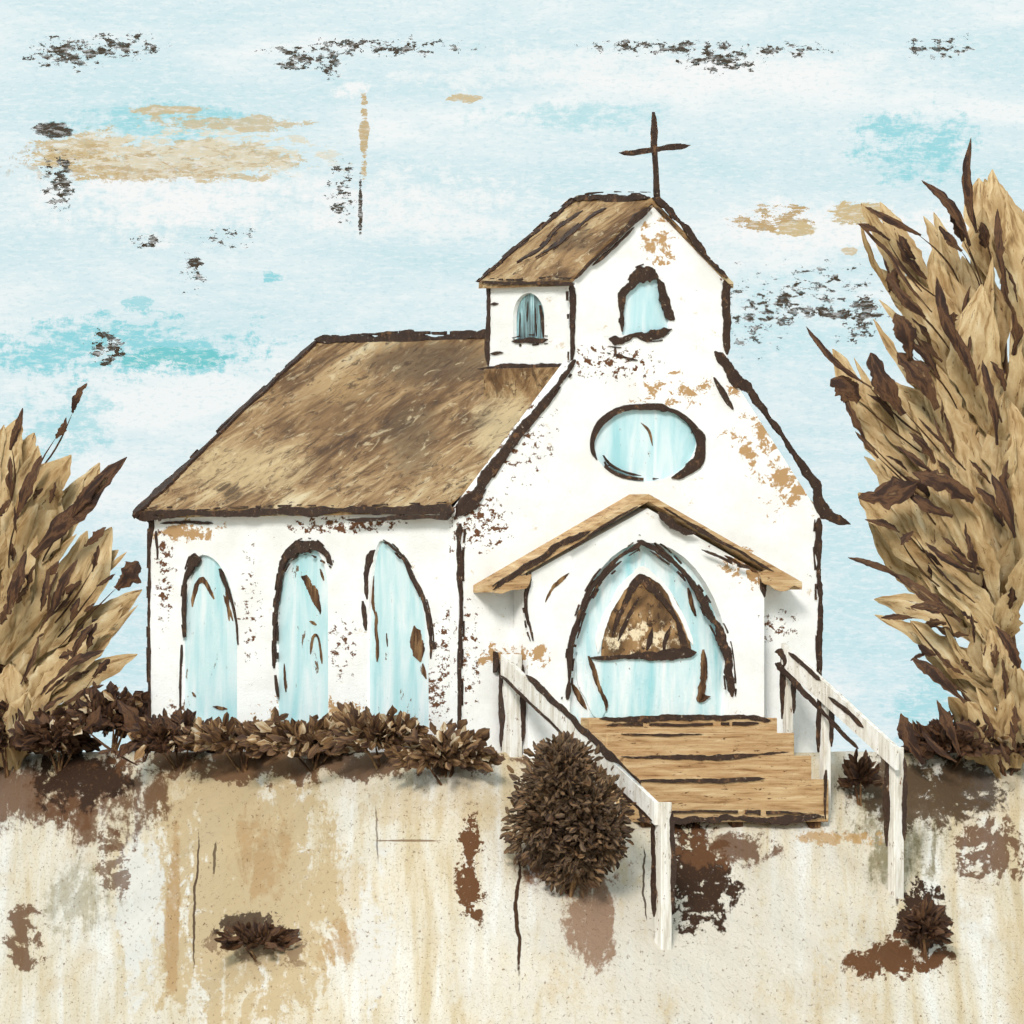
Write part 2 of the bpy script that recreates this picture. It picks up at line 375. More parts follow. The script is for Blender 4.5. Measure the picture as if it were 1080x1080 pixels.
def trim(name, pts, normal, parent, mat=None, **kw):
    ln = sum((pts[i+1][0]-pts[i][0]).length for i in range(len(pts)-1)); wm = sum(w for p, w in pts)/len(pts)
    if mat in (None, M_DARK) and ln > .9 and not kw.get('gap') and name not in ('cross', 'crossbar', 'rail_edge', 'nosing'):
        n_ = Vector(normal).normalized()
        for sg in (-1, 1):
            if random.random() < .5:
                off = []
                for i, (p, w) in enumerate(pts):
                    tg = (pts[min(i+1, len(pts)-1)][0]-pts[max(i-1, 0)][0]).normalized()
                    off.append((p+tg.cross(n_).normalized()*sg*(w*.5+random.uniform(.02, .055)), random.uniform(.014, .03)))
                for r in stroke_runs(off, normal, kw.get('proud', .03)*.7, kw.get('sink', .012), 1., gap=.5):
                    bm = bmesh.new(); run_bm(bm, r); mesh_obj(name, bm, M_DARK, parent)
    for r in stroke_runs(pts, normal, **kw):
        bm = bmesh.new(); run_bm(bm, r); o = mesh_obj(name, bm, mat or M_DARK, parent)
    return o
def stroke_bm(bm, pts, normal, proud=.03, sink=.012, rag=.35, gap=0.):
    for r in stroke_runs(pts, normal, proud, sink, rag, gap=gap): run_bm(bm, r)
def strokes(name, plane, lists, parent, mat=None, proud=.03, rag=.35, gap=0., normal=None):
    for ls in lists:
        g = gap
        if isinstance(ls[0], float): g = ls[0]; ls = ls[1:]
        trim(name, [(plane(a, b), w/S*.88) for a, b, w in ls], normal, parent, mat, proud=proud, rag=rag, gap=g)
NF = (0, -1, 0); NS = (-1, 0, 0)
F0 = lambda a, b: on_front(a, b, 0.); S0 = lambda a, b: on_side(a, b, 0.)
PY = -.45
FP = lambda a, b: on_front(a, b, PY)
def arch(cx_l, cx_r, top, bottom, spring, plane, n=9, point=.0, apex=None):
    """outline of an arched opening in photo units -> plane points (counter-clockwise from lower left)"""
    cx = apex if apex is not None else (cx_l+cx_r)/2; pts = [(cx_l, bottom), (cx_l, spring)]
    for i in range(1, n):
        t = i/n; x = cx_l+(cx-cx_l)*(1-math.cos(t*math.pi/2)*(1-point)-point*(1-t)); y = spring+(top-spring)*math.sin(t*math.pi/2)
        pts.append((x, y))
    pts.append((cx, top))
    for i in range(n-1, 0, -1):
        t = i/n; x = cx_r+(cx-cx_r)*(1-math.cos(t*math.pi/2)*(1-point)-point*(1-t)); y = spring+(top-spring)*math.sin(t*math.pi/2)
        pts.append((x, y))
    pts += [(cx_r, spring), (cx_r, bottom)]
    return [plane(a, b) for a, b in pts]
def grow(loop, k, off):
    c = sum(loop, Vector())/len(loop)
    return [c+(p-c)*k+Vector(off) for p in loop]

# ------------------------------------------------------------------ CHURCH
church = empty('church', (CX, CY, 0), BETA)
tag(church, 'white plastered chapel with brown roof, bell tower and pale blue arched windows, above the bank', 'church')
W = on_front(866, 600).x; L = on_side(157, 600).y
ze = on_front(483, 540).z; zr = 7.27; zb = -.5
WT = .26
# side wall with three arched openings
w1 = arch(192, 250, 585, 764, 655, S0, apex=214, point=.3)
w2 = arch(291, 346, 570, 770, 625, S0, apex=318, point=0.)
w3 = arch(387, 452, 570, 770, 690, S0, apex=402, point=.15)
slab('side_wall', [Vector((0, WT+.003, zb)), Vector((0, L, zb)), Vector((0, L, ze)), Vector((0, WT+.003, ze))], [w1, w2, w3], (WT, 0, 0), M_SWALL, church)
slab('far_side_wall', [Vector((W, WT+.003, zb)), Vector((W, L, zb)), Vector((W, L, ze)), Vector((W, WT+.003, ze))], [], (-WT, 0, 0), M_WALL, church)
slab('rear_wall', [Vector((WT+.003, L, zb)), Vector((W-WT-.003, L, zb)), Vector((W-WT-.003, L, ze)), Vector((W/2, L, zr-.25)), Vector((WT+.003, L, ze))], [], (0, -WT, 0), M_WALL, church)
# front wall: steep parapet gable carrying the tower
rwc = F0(680, 468)
oval = [F0(680+56*math.cos(a)*(1+.03*math.sin(3*a)), 468-40*math.sin(a)) for a in [i*2*math.pi/40 for i in range(40)]]
fr = [F0(483, 820), F0(866, 820), F0(866, 545), F0(757, 374), F0(605, 379), F0(483, 540)]
slab('front_wall', fr, [oval], (0, WT, 0), M_WALL, church)
# windows of the nave
def nave_window(loop, lists, extra=None):
    p = slab('window', grow(loop, 1.03, (.06, 0, 0)), [], (.04, 0, 0), M_PANE, church)
    strokes('frame', S0, lists, p, normal=NS, rag=.5)
    if extra: strokes('worn_patch', lambda a, b: on_side(a, b, .06), extra, p, normal=NS, rag=.55, proud=.012, mat=M_BARK)
    bm = bmesh.new(); lo = loop[0]; hi = loop[-1]
    box_bm(bm, (-.05, min(lo.y, hi.y)-.004, lo.z-.06), (.057, max(lo.y, hi.y)+.004, lo.z+.012)); mesh_obj('sill', bm, M_WALL, p)
    return p
nave_window(w1, [[(196, 672, 3), (194, 640, 6), (197, 612, 7), (203, 595, 14), (212, 590, 10)], [(232, 600, 4), (241, 622, 4), (249, 650, 3), (252, 680, 2)],
                 [.1, (192, 680, 3), (191, 720, 3), (191, 758, 2)]],
            [[(203, 640, 7), (206, 620, 8), (214, 612, 7), (226, 632, 7)], [(238, 620, 8), (240, 640, 9), (242, 655, 5)], [(203, 730, 6), (207, 734, 7)], [(225, 745, 3), (240, 748, 4)], [(236, 628, 5), (246, 655, 6)]])
nave_window(w2, [[(290, 705, 4), (291, 660, 6), (294, 620, 6), (301, 592, 10), (316, 577, 15), (330, 578, 14), (345, 588, 12), (351, 596, 5)], [(291, 712, 3), (294, 735, 3)],
                 [(300, 585, 4), (316, 572, 5), (328, 583, 6)]],
            [[(318, 608, 8), (328, 620, 16), (337, 640, 9), (338, 648, 3)], [(327, 655, 6), (334, 658, 9)], [(328, 690, 4), (330, 672, 4), (336, 672, 4), (340, 700, 3)], [(300, 700, 3), (302, 730, 4)], [(338, 600, 5), (342, 612, 5)]])
nave_window(w3, [[(388, 632, 5), (387, 608, 8), (390, 588, 10), (396, 580, 5)], [(383, 634, 6), (386, 655, 7), (387, 665, 4)],
                 [(405, 569, 2), (425, 588, 3), (437, 610, 5), (449, 635, 5), (454, 668, 6), (455, 695, 5)], [(455, 676, 10), (460, 684, 9)]],
            [[(437, 660, 14), (440, 680, 22), (444, 698, 12)], [(397, 645, 5), (398, 670, 5), (398, 698, 7)], [(408, 668, 3), (409, 682, 3)], [(394, 600, 4), (393, 630, 5), (396, 650, 3)], [(446, 700, 10), (450, 716, 5)]])
# round window in the gable
rp = slab('round_window', grow(oval, 1.03, (0, .06, 0)), [], (0, .04, 0), M_SKYPANE, church)
def ring(cx, cy, rx, ry, a0, a1, w0, w1, w2, n=14):
    out = []
    for i in range(n+1):
        t = i/n; a = R(a0+(a1-a0)*t); w = w0+(w1-w0)*t*2 if t < .5 else w1+(w2-w1)*(t-.5)*2
        out.append((cx+rx*math.cos(a), cy-ry*math.sin(a), w))
    return out
strokes('frame', F0, [ring(680, 468, 56, 40, 62, 205, 9, 8, 4), ring(680, 468, 57, 40, 70, -8, 4, 6, 12), ring(683, 468, 57, 40, 22, -64, 9, 21, 8),
                      [.25]+ring(680, 468, 54, 38, 205, 285, 5, 4, 3), ring(682, 469, 49, 33, 200, 262, 2, 3, 2), [(672, 429, 3), (684, 427, 4), (692, 428, 3)]], rp, normal=NF, rag=.25)
strokes('leading', lambda a, b: on_front(a, b, .06), [[(676, 446, 2), (684, 455, 3), (688, 470, 2)]], rp, normal=NF, proud=.012, mat=M_BARK)
# roof
ov = .16; sl = (zr-ze)/(W/2); zeave = ze-ov*sl+.13; y0r, y1r = WT+.004, L+.38; y1e = L+.06
def roof_slope(sgn):
    x_e = -ov if sgn < 0 else W+ov
    bm = bmesh.new(); nx, ny = 10, 24; g = []
    for i in range(nx+1):
        row = []
        for j in range(ny+1):
            t = i/nx; x = x_e+(W/2-x_e)*t; y = y0r+(y1e+(y1r-y1e)*t-y0r)*j/ny
            z = zeave+(zr-zeave)*t+.10+.025*mnoise.noise(Vector((x*1.2, y*1.2, 4)))
            row.append(bm.verts.new((x, y, z)))
        g.append(row)
    for i in range(nx):
        for j in range(ny): bm.faces.new((g[i][j], g[i+1][j], g[i+1][j+1], g[i][j+1]))
    r = bmesh.ops.extrude_face_region(bm, geom=bm.faces[:])
    bmesh.ops.translate(bm, vec=(0, 0, -.13), verts=[v for v in r['geom'] if isinstance(v, bmesh.types.BMVert)])
    return bm
roof = mesh_obj('roof', roof_slope(-1), M_ROOF, church)
rs2 = mesh_obj('roof', roof_slope(1), M_ROOF, church)
EV = lambda a, b: on_side(a, b, -ov)
RG = lambda a, b: on_side(a, b, W/2-.02)
ye0, ye1 = -.12, y1e
def line3(a, b, ws, wob=.012):
    a, b = Vector(a), Vector(b); n = len(ws)
    return [(a+(b-a)*(i/(n-1))+Vector((0, 0, random.uniform(-wob, wob))), w/S) for i, w in enumerate(ws)]
zz = zeave+.02
trim('fascia', line3((-ov, ye1-.05, zz+.02), (-ov, ye0, zz+.03), [5, 7, 4, 7, 8, 6, 9, 5, 7, 9, 8, 11]), NS, roof, M_DARK, proud=.03)
trim('fascia', line3((-ov, 3.2, zz-.14), (-ov, ye0+.1, zz-.1), [2, 4, 3, 6, 4, 3, 8]), NS, roof, M_DARK, proud=.04, gap=.15)
trim('fascia', line3((-ov, ye1+.1, zz-.03), (-ov, ye1-1, zz-.05), [5, 7, 4, 2]), NS, roof, M_DARK, proud=.03)
trim('ridge_cap', line3((W/2-.02, y1r, zr+.09), (W/2-.02, 1.4, zr+.1), [4, 8, 6, 9, 5, 8, 10, 7, 9, 6], .03), NS, roof, M_DARK, proud=.05, rag=.5)
trim('ridge_cap', line3((W/2-.02, y1r-1, zr+.19), (W/2-.02, 1.6, zr+.18), [2, 3, 3, 4, 2, 4], .02), NS, roof, M_DARK, proud=.05, rag=.6, gap=.2)
ns = Vector((-sl, 0, 1)).normalized()
def rk(t, dy=0., dz=0.): return Vector((-ov+(W/2+ov)*t, y1e+(y1r-y1e)*t-.03+dy, zeave+(zr-zeave)*t+.10+dz))
trim('bargeboard', [(rk(-.04), 3/S), (rk(.0), 14/S), (rk(.12), 13/S), (rk(.25), 9/S), (rk(.4), 4/S), (rk(.6), 3/S), (rk(.75), 6/S), (rk(1), 4/S)], ns, roof, M_DARK, proud=.04, sink=.03, rag=.45)
trim('bargeboard', [(rk(.3, .12, .02), 2/S), (rk(.5, .14, .02), 4/S), (rk(.7, .12, .02), 5/S), (rk(.95, .05, .02), 2/S)], ns, roof, M_DARK, proud=.03, sink=.03, rag=.6, gap=.1)
# dark painted edges of front and side wall
strokes('corner_trim', F0, [[(485, 552, 8), (484, 590, 6), (486, 640, 4), (484, 700, 4), (484, 776, 4)]], church, normal=NF, rag=.45, proud=.035)
strokes('corner_trim', S0, [[(160, 540, 8), (159, 580, 7), (158, 640, 5), (158, 700, 4), (159, 765, 4)], [(170, 552, 2), (190, 551, 3), (225, 552, 3)], [.3, (165, 560, 4), (167, 590, 3)]], church, normal=NS, rag=.5)
strokes('corner_trim', F0, [[(864, 546, 10), (863, 575, 8), (864, 640, 6), (865, 690, 7), (865, 735, 3)]], church, normal=NF, rag=.5)
strokes('gable_trim', F0, [[(480, 544, 10), (494, 528, 17), (512, 502, 12), (532, 474, 9), (560, 438, 8), (585, 408, 6), (606, 380, 10)],
                           [(505, 520, 4), (530, 484, 3), (566, 438, 3), (590, 408, 3)],
                           [(753, 371, 9), (770, 392, 15), (785, 408, 16), (800, 426, 9), (830, 468, 7), (852, 503, 10), (866, 530, 17), (880, 545, 12), (896, 553, 3)],
                           [(752, 398, 5), (762, 416, 7), (772, 432, 4)]], church, normal=NF, rag=.45, proud=.045)
# --- bell tower
tz0 = F0(603, 377).z
tl, tr = F0(604, 300).x, F0(767, 300).x
te, ta = F0(604, 297).z, F0(690, 216).z
TD = on_side(514, 300, tl).y
tc_ = (tl+tr)/2
tower = None
TW = .2
bell = arch(656, 706, 288, 353, 318, F0, apex=683, point=.3)
tf = [Vector((tl, -.004, tz0-.3)), Vector((tl+2.9, -.004, tz0-.3)), Vector((tr, -.004, tz0+.02)), Vector((tr, -.004, te)), Vector((tc_+.04, -.004, ta)), Vector((tl, -.004, te))]
tower = slab('bell_tower', tf, [bell], (0, TW, 0), M_WALL, church)
TS = lambda a, b: on_side(a, b, tl)
lw = arch(541, 574, 309, 361, 335, TS)
zt0 = TS(550, 388).z
slab('side_wall', [Vector((tl, TW+.003, zt0)), Vector((tl, TD, zt0)), Vector((tl, TD, te)), Vector((tl, TW+.003, te))], [lw], (TW, 0, 0), M_SWALL, tower)
slab('far_side_wall', [Vector((tr, TW+.003, zt0-1)), Vector((tr, TD, zt0-1)), Vector((tr, TD, te)), Vector((tr, TW+.003, te))], [], (-TW, 0, 0), M_WALL, tower)
slab('rear_wall', [Vector((tl+TW+.003, TD, zt0-.6)), Vector((tr-TW-.003, TD, zt0-.6)), Vector((tr-TW-.003, TD, te)), Vector((tc_, TD, ta-.2)), Vector((tl+TW+.003, TD, te))], [], (0, -TW, 0), M_WALL, tower)
box('tower_base', (tl-.05, WT+.02, zt0-1.0), (tl+.5, TD+.05, zt0-.004), M_ROOF, tower)
def troof(sgn):
    bm = bmesh.new(); e = tl-.12 if sgn < 0 else tr+.1
    s = (ta-te)/(tc_-tl); z_e = te-.12*s
    yb = TD+.1; yf = -.05; ybr = TD-.35
    pr = [(e, yf, z_e+.02), (tc_, yf, ta+.02), (tc_, ybr, ta+.05), (e, yb, z_e+.02)]
    v = [bm.verts.new(p) for p in pr]; bm.faces.new(v)
    bmesh.ops.subdivide_edges(bm, edges=bm.edges[:], cuts=6, use_grid_fill=True)
    r = bmesh.ops.extrude_face_region(bm, geom=bm.faces[:])
    bmesh.ops.translate(bm, vec=(0, 0, .1), verts=[q for q in r['geom'] if isinstance(q, bmesh.types.BMVert)])
    return bm
tr1 = mesh_obj('roof', troof(-1), M_ROOF, tower); mesh_obj('roof', troof(1), M_ROOF, tower)
FT = lambda a, b: on_front(a, b, -.06)
strokes('rake_trim', FT, [[(688, 209, 7), (700, 218, 8), (722, 241, 8), (745, 269, 7), (766, 294, 8)], [(686, 219, 6), (672, 230, 8), (655, 246, 4), (630, 270, 3), (606, 294, 3)], [.1, (668, 240, 2), (645, 262, 3), (625, 280, 2)]], tower, normal=NF, rag=.5, proud=.04)
strokes('corner_trim', F0, [[(602, 297, 6), (603, 330, 6), (603, 380, 5)], [(765, 292, 9), (766, 320, 11), (766, 350, 9), (767, 374, 6)]], tower, normal=NF, rag=.4)
strokes('side_trim', TS, [[(515, 297, 6), (516, 330, 5), (515, 350, 8), (515, 386, 9)], [(518, 321, 3), (526, 320, 3)], [(518, 373, 3), (531, 372, 3)], [(505, 389, 4), (530, 387, 5), (570, 387, 6), (600, 386, 5)]], tower, normal=NS, rag=.45)
strokes('eave_trim', lambda a, b: on_side(a, b, tl-.13), [[(509, 297, 3), (540, 299, 3), (580, 298, 5), (606, 299, 5)]], tower, normal=NS, rag=.4)
s_ = (ta-te)/(tc_-tl)
trim('ridge_trim', [(Vector((tl-.12, TD+.1, te-.12*s_+.13)), 4/S), (Vector((tl+.5, TD, te+.5*s_+.15)), 4/S), (Vector((tl+1.1, TD-.2, te+1.1*s_+.15)), 6/S), (Vector((tc_, TD-.35, ta+.17)), 4/S)], NS, tr1, M_DARK, proud=.03, sink=.05, rag=.4)
trim('ridge_trim', [(Vector((tc_-.02, TD-.35, ta+.15)), 4/S), (Vector((tc_-.02, 1.2, ta+.14)), 8/S), (Vector((tc_-.02, .0, ta+.12)), 7/S)], NS, tr1, M_DARK, proud=.05, sink=.03, rag=.5)
nn = Vector((-s_, 0, 1)).normalized()
def tr_pt(px, row):
    best = None
    for i in range(200):
        u = tl-.1+(tc_-tl+.1)*i/199; p = on_side(px, row, u); zt = te+(u-tl)*s_+.13
        if best is None or abs(p.z-zt) < best[0]: best = (abs(p.z-zt), Vector((u, p.y, zt)))
    return best[1]
trim('ridge_trim', [(tr_pt(a, b), w/S) for a, b, w in [(565, 272, 4), (585, 260, 9), (600, 248, 10), (620, 232, 12), (640, 220, 7)]], nn, tr1, M_DARK, proud=.02, sink=.03, rag=.5)
trim('ridge_trim', [(tr_pt(a, b), w/S) for a, b, w in [(545, 277, 4), (570, 262, 6), (590, 240, 8), (615, 222, 8)]], nn, tr1, M_DARK, proud=.02, sink=.03, rag=.6)
bw = slab('belfry_window', grow(bell, 1.03, (0, .06, 0)), [], (0, .03, 0), M_SKYPANE, tower)
strokes('frame', F0, [[(656, 350, 4), (656, 330, 5), (658, 312, 10), (668, 300, 12), (672, 292, 17), (684, 287, 14), (694, 292, 12)], [(694, 294, 8), (700, 312, 8), (706, 330, 10), (711, 337, 8)],
                      [(642, 358, 10), (655, 360, 8), (668, 353, 4), (682, 355, 9), (698, 351, 11), (708, 347, 4)], [(648, 366, 4), (649, 375, 3)], [.2, (640, 372, 2), (672, 380, 3)]], bw, normal=NF, rag=.55)
lv = slab('louver_window', grow(lw, 1.03, (.08, 0, 0)), [], (.03, 0, 0), M_LOUVER, tower)
strokes('frame', TS, [[(541, 360, 4), (558, 359, 6), (578, 358, 4)], [(574, 356, 3), (573, 340, 3), (570, 322, 3)]], lv, normal=NS, rag=.5)
strokes('slat', lambda a, b: on_side(a, b, tl+.08), [[(548, 355, 2), (549, 330, 3)], [(556, 340, 2), (557, 318, 4)], [(566, 355, 3), (565, 325, 3)]], lv, normal=NS, rag=.5, proud=.01)
# cross on the tower
cy_ = .12
CP = lambda a, b: on_front(a, b, cy_)
cross = trim('cross', [(CP(a, b), w/S) for a, b, w in [(694, 218, 6), (692, 196, 5), (691, 165, 4), (690, 140, 6), (689, 118, 3)]], NF, church, M_DARK, proud=.035, sink=.035, rag=.25)
trim('crossbar', [(CP(a, b), w/S) for a, b, w in [(654, 161, 3), (668, 161, 6), (690, 158, 5), (712, 155, 7), (727, 153, 3)]], NF, cross, M_DARK, proud=.045, sink=.042, rag=.25)
# --- porch
dl = arch(601, 769, 572, 800, 690, FP, apex=682, point=.25)
pw = [FP(557, 800), FP(806, 800), FP(806, 606), FP(683, 536), FP(557, 606)]
dl_in = [p for p in dl]
porch = slab('porch', [FP(557, 800.), FP(600.9, 800.)]+dl[1:-1]+[FP(769.1, 800.), FP(806, 800.), FP(806, 606), FP(683, 536), FP(557, 606)], [], (0, .2, 0), M_WALL, church)
for px_ in (557, 806):
    p = FP(px_, 606); q = -.2 if px_ > 700 else .2
    slab('cheek_wall', [Vector((p.x, PY+.203, zb)), Vector((p.x, -.003, zb)), Vector((p.x, -.003, p.z)), Vector((p.x, PY+.203, p.z))], [], (q, 0, 0), M_WALL, porch)
PR = -.58
FR = lambda a, b: on_front(a, b, PR)
def proof(pts):
    a, b = FR(*pts[0]), FR(*pts[1]); bm = bmesh.new()
    prof = [a, b, b-Vector((0, 0, .13)), a-Vector((0, 0, .13))]
    v = [bm.verts.new(p) for p in prof]; bm.faces.new(v)
    r = bmesh.ops.extrude_face_region(bm, geom=bm.faces[:])
    bmesh.ops.translate(bm, vec=(0, -PR-.004, 0), verts=[q for q in r['geom'] if isinstance(q, bmesh.types.BMVert)])
    return bm
pr1 = mesh_obj('porch_roof', proof(((519, 617), (684, 521))), M_WOOD, porch)
pr2 = mesh_obj('porch_roof', proof(((846, 614), (684.2, 521))), M_WOOD, porch)
strokes('fascia_stroke', FR, [[(520, 622, 3), (540, 607, 6), (575, 586, 8), (600, 571, 9), (622, 560, 4)], [(600, 580, 2), (640, 552, 3), (672, 534, 2)], [(519, 618, 2), (545, 602, 2), (590, 575, 2)]], pr1, normal=NF, rag=.5, proud=.02)
strokes('fascia_stroke', FR, [[(700, 535, 3), (735, 557, 4), (780, 583, 4), (815, 603, 3)], [(694, 540, 6), (708, 553, 11), (722, 560, 8), (735, 563, 3)], [.1, (740, 580, 3), (790, 600, 4)]], pr2, normal=NF, rag=.5, proud=.02)
strokes('eave_patch', FR, [[(521, 625, 6), (535, 619, 12), (552, 612, 16), (560, 606, 8)]], pr1, normal=NF, mat=M_WOOD, rag=.3, proud=.012)
strokes('eave_patch', FR, [[(800, 604, 10), (820, 612, 22), (838, 616, 14)]], pr2, normal=NF, mat=M_WOOD, rag=.3, proud=.012)
strokes('corner_trim', FP, [[(559, 604, 4), (555, 630, 5), (557, 655, 5), (562, 676, 3)], [(806, 605, 9), (805, 618, 7), (806, 630, 4)]], porch, normal=NF, rag=.45)
strokes('scuff', FP, [[(600, 604, 3), (585, 618, 4), (575, 635, 3)], [(764, 586, 4), (785, 596, 5), (800, 604, 4)]], porch, normal=NF, mat=M_BARK, rag=.7, proud=.012, gap=.12)
# door
DY = PY+.16
FD = lambda a, b: on_front(a, b, DY)
dl_d = arch(601, 769, 572, 800, 690, FD, apex=682, point=.25)
door = slab('door', grow(dl_d, 1.02, (0, 0, 0)), [], (0, .05, 0), M_DOOR, church)
dw = arch(634, 729, 606, 693, 686, FD, apex=676, point=.3)
dwo = slab('arch_light', [p+Vector((0, -.012, 0)) for p in dw], [], (0, .03, 0), M_ARCHW, door)
strokes('light_border', lambda a, b: on_front(a, b, DY), [[(630, 688, 6), (635, 660, 8), (650, 628, 8), (667, 606, 9), (678, 602, 9), (697, 616, 7), (716, 645, 6), (730, 680, 5)]], door, normal=NF, rag=.35, proud=.03, mat=M_WALL)
strokes('muntin', lambda a, b: on_front(a, b, DY-.012), [[(645, 672, 4), (655, 645, 6), (668, 618, 9), (676, 611, 10), (690, 622, 8), (708, 645, 6), (719, 672, 7), (722, 688, 9)], [(652, 676, 3), (662, 650, 5), (674, 630, 4)], [(700, 686, 9), (704, 670, 7), (707, 660, 3)], [(682, 686, 8), (686, 670, 7), (688, 662, 3)]], dwo, normal=NF, rag=.6, proud=.015)
strokes('door_rail', FD, [[(622, 694, 3), (645, 694, 5), (672, 691, 8), (700, 691, 12), (725, 689, 12), (733, 688, 6)]], door, normal=NF, rag=.4, proud=.05)
strokes('arch_trim', FP, [[(598, 738, 10), (600, 710, 7), (602, 680, 7), (610, 650, 6), (625, 618, 7), (648, 592, 6), (668, 578, 7), (676, 571, 8)], [(606, 672, 2), (615, 645, 3), (632, 615, 3), (655, 592, 3)],
                          [(672, 570, 9), (684, 575, 8), (698, 582, 10), (716, 598, 5), (732, 618, 6), (748, 645, 13), (762, 672, 15), (768, 700, 11), (771, 735, 8)], [(690, 572, 5), (706, 588, 3)]], porch, normal=NF, rag=.45)
strokes('door_jamb', FD, [[(608, 688, 9), (615, 715, 17), (626, 745, 20), (630, 760, 18)]], door, normal=NF, mat=M_DOOR, rag=.12, proud=.04)
strokes('jamb_edge', FD, [[(620, 692, 4), (628, 715, 5), (637, 738, 5), (638, 750, 3)], [(602, 720, 4), (610, 735, 5), (618, 748, 3)], [.2, (741, 685, 5), (742, 705, 8), (740, 725, 9), (737, 738, 12), (748, 735, 5)], [(725, 620, 4), (733, 650, 5)]], door, normal=NF, rag=.6, mat=M_BARK, proud=.045)
# ------------------------------------------------------------------ GROUND
def ground_z(X, Y):
    dx, dy = X-CX, Y-CY
    u = dx*cb+dy*sb; f = dx*sb-dy*cb
    a = max(0., -u-.35) if f < 0 else 0
    if u > 0: d = max(0., f-.25)
    elif f < 0: d = max(0., -u-.35)
    else: d = max(0, math.hypot(max(0., f), max(0., -u))-.3)
    z = -.72*d
    if d > 10: z = -7.2-1.3*(1-math.exp(-(d-10)/4))
    near = max(0., 1-max(0., d-12)/6)
    n = mnoise.noise(Vector((X*.9, Y*.9, 0)))*.10+mnoise.noise(Vector((X*2.6, Y*2.6, 7)))*.04
    z += n*near*min(1., d*1.5+.25)
    back = -f-14
    if d == 0 and back > 0: z -= min(8.4, back*.12)
    if d == 0: z -= min(8.4, max(0., u-16)*.12+max(0., -f-14)*.0)
    return z-.06
def spaced(lo, hi, fine_lo, fine_hi, st):
    v = []; x = fine_lo
    while x <= fine_hi: v.append(x); x += st
    g = st; x = fine_lo
    while x > lo: g *= 1.35; x -= g; v.insert(0, max(x, lo))
    g = st; x = fine_hi
    while x < hi: g *= 1.35; x += g; v.append(min(x, hi))
    return v
xs = spaced(-6000, 6000, -12, 14, .22); ys = spaced(-6000, 9000, -14, 12, .22)
bm = bmesh.new(); G = [[bm.verts.new((x, y, ground_z(x, y))) for y in ys] for x in xs]
for i in range(len(xs)-1):
    for j in range(len(ys)-1): bm.faces.new((G[i][j], G[i+1][j], G[i+1][j+1], G[i][j+1]))
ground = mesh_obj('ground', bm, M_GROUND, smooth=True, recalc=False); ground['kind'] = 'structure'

# ------------------------------------------------------------------ STEPS
steps = empty('wooden_steps', (CX, CY, 0), BETA)
tag(steps, 'tan wooden steps with dark edges leading up to the pale blue church door', 'steps')
f0 = .62; run = .52
rows = [757, 773, 797, 822]; rb = 867
ul = on_front(622, 757, -f0).x; ur = on_front(820, 757, -f0).x
zt = [on_front(720, r, -(f0+run*i)).z for i, r in enumerate(rows)]
zbot = on_front(760, rb, -(f0+run*3)).z
for i in range(4):
    yb_ = PY+.12 if i == 0 else -(f0+run*(i-1))-.004
    yf_ = -(f0+run*i)
    lo = zt[i+1] if i < 3 else zbot
    st = box('step', (ul, yf_, lo-(.5 if i < 3 else .0)-.001*i), (ur, yb_, zt[i]), M_WOOD, steps, .015) if i < 3 else box('step', (ul, yf_, lo), (ur, yb_, zt[i]), M_WOOD, steps, .015)
    lineplane = lambda a, b, yy=yf_: on_front(a, b, yy)
    sh = [0, 0, 0, 0][i]
    seg = {0: [[(632, 758, 5), (660, 759, 7), (700, 757, 6), (760, 757, 6), (812, 759, 7)], [.15, (640, 765, 3), (720, 764, 3), (800, 763, 4)]],
           1: [[(655, 774, 2), (690, 775, 3), (740, 774, 2)]],
           2: [[(655, 798, 2), (690, 799, 4), (740, 799, 7), (775, 798, 5), (832, 793, 2)]],
           3: [[(670, 823, 2), (720, 824, 4), (770, 823, 5), (806, 821, 2)]]}[i]
    strokes('nosing', lineplane, seg, st, normal=NF, rag=.45, proud=.02)
yf3 = -(f0+run*3)
strokes('base_edge', lambda a, b: on_front(a, b, yf3), [[(672, 864, 5), (710, 866, 8), (760, 865, 9), (820, 864, 8), (868, 862, 6)], [(674, 824, 2), (675, 845, 3), (676, 864, 3)], [(871, 812, 3), (870, 840, 3), (870, 864, 3)], [.15, (690, 856, 2), (790, 856, 4), (850, 858, 3)]], steps, normal=NF, rag=.5)
# bearers under the bottom step down to the bank
for uu in (ul+.1, (ul+ur)/2, ur-.35):
    g = to_world((uu, yf3+.2, 0)); gz = ground_z(g.x, g.y)
    box('bearer', (uu, yf3+.1, min(gz, zbot)-.4), (uu+.25, yf3+.5, zbot-.003), M_BARK, steps)

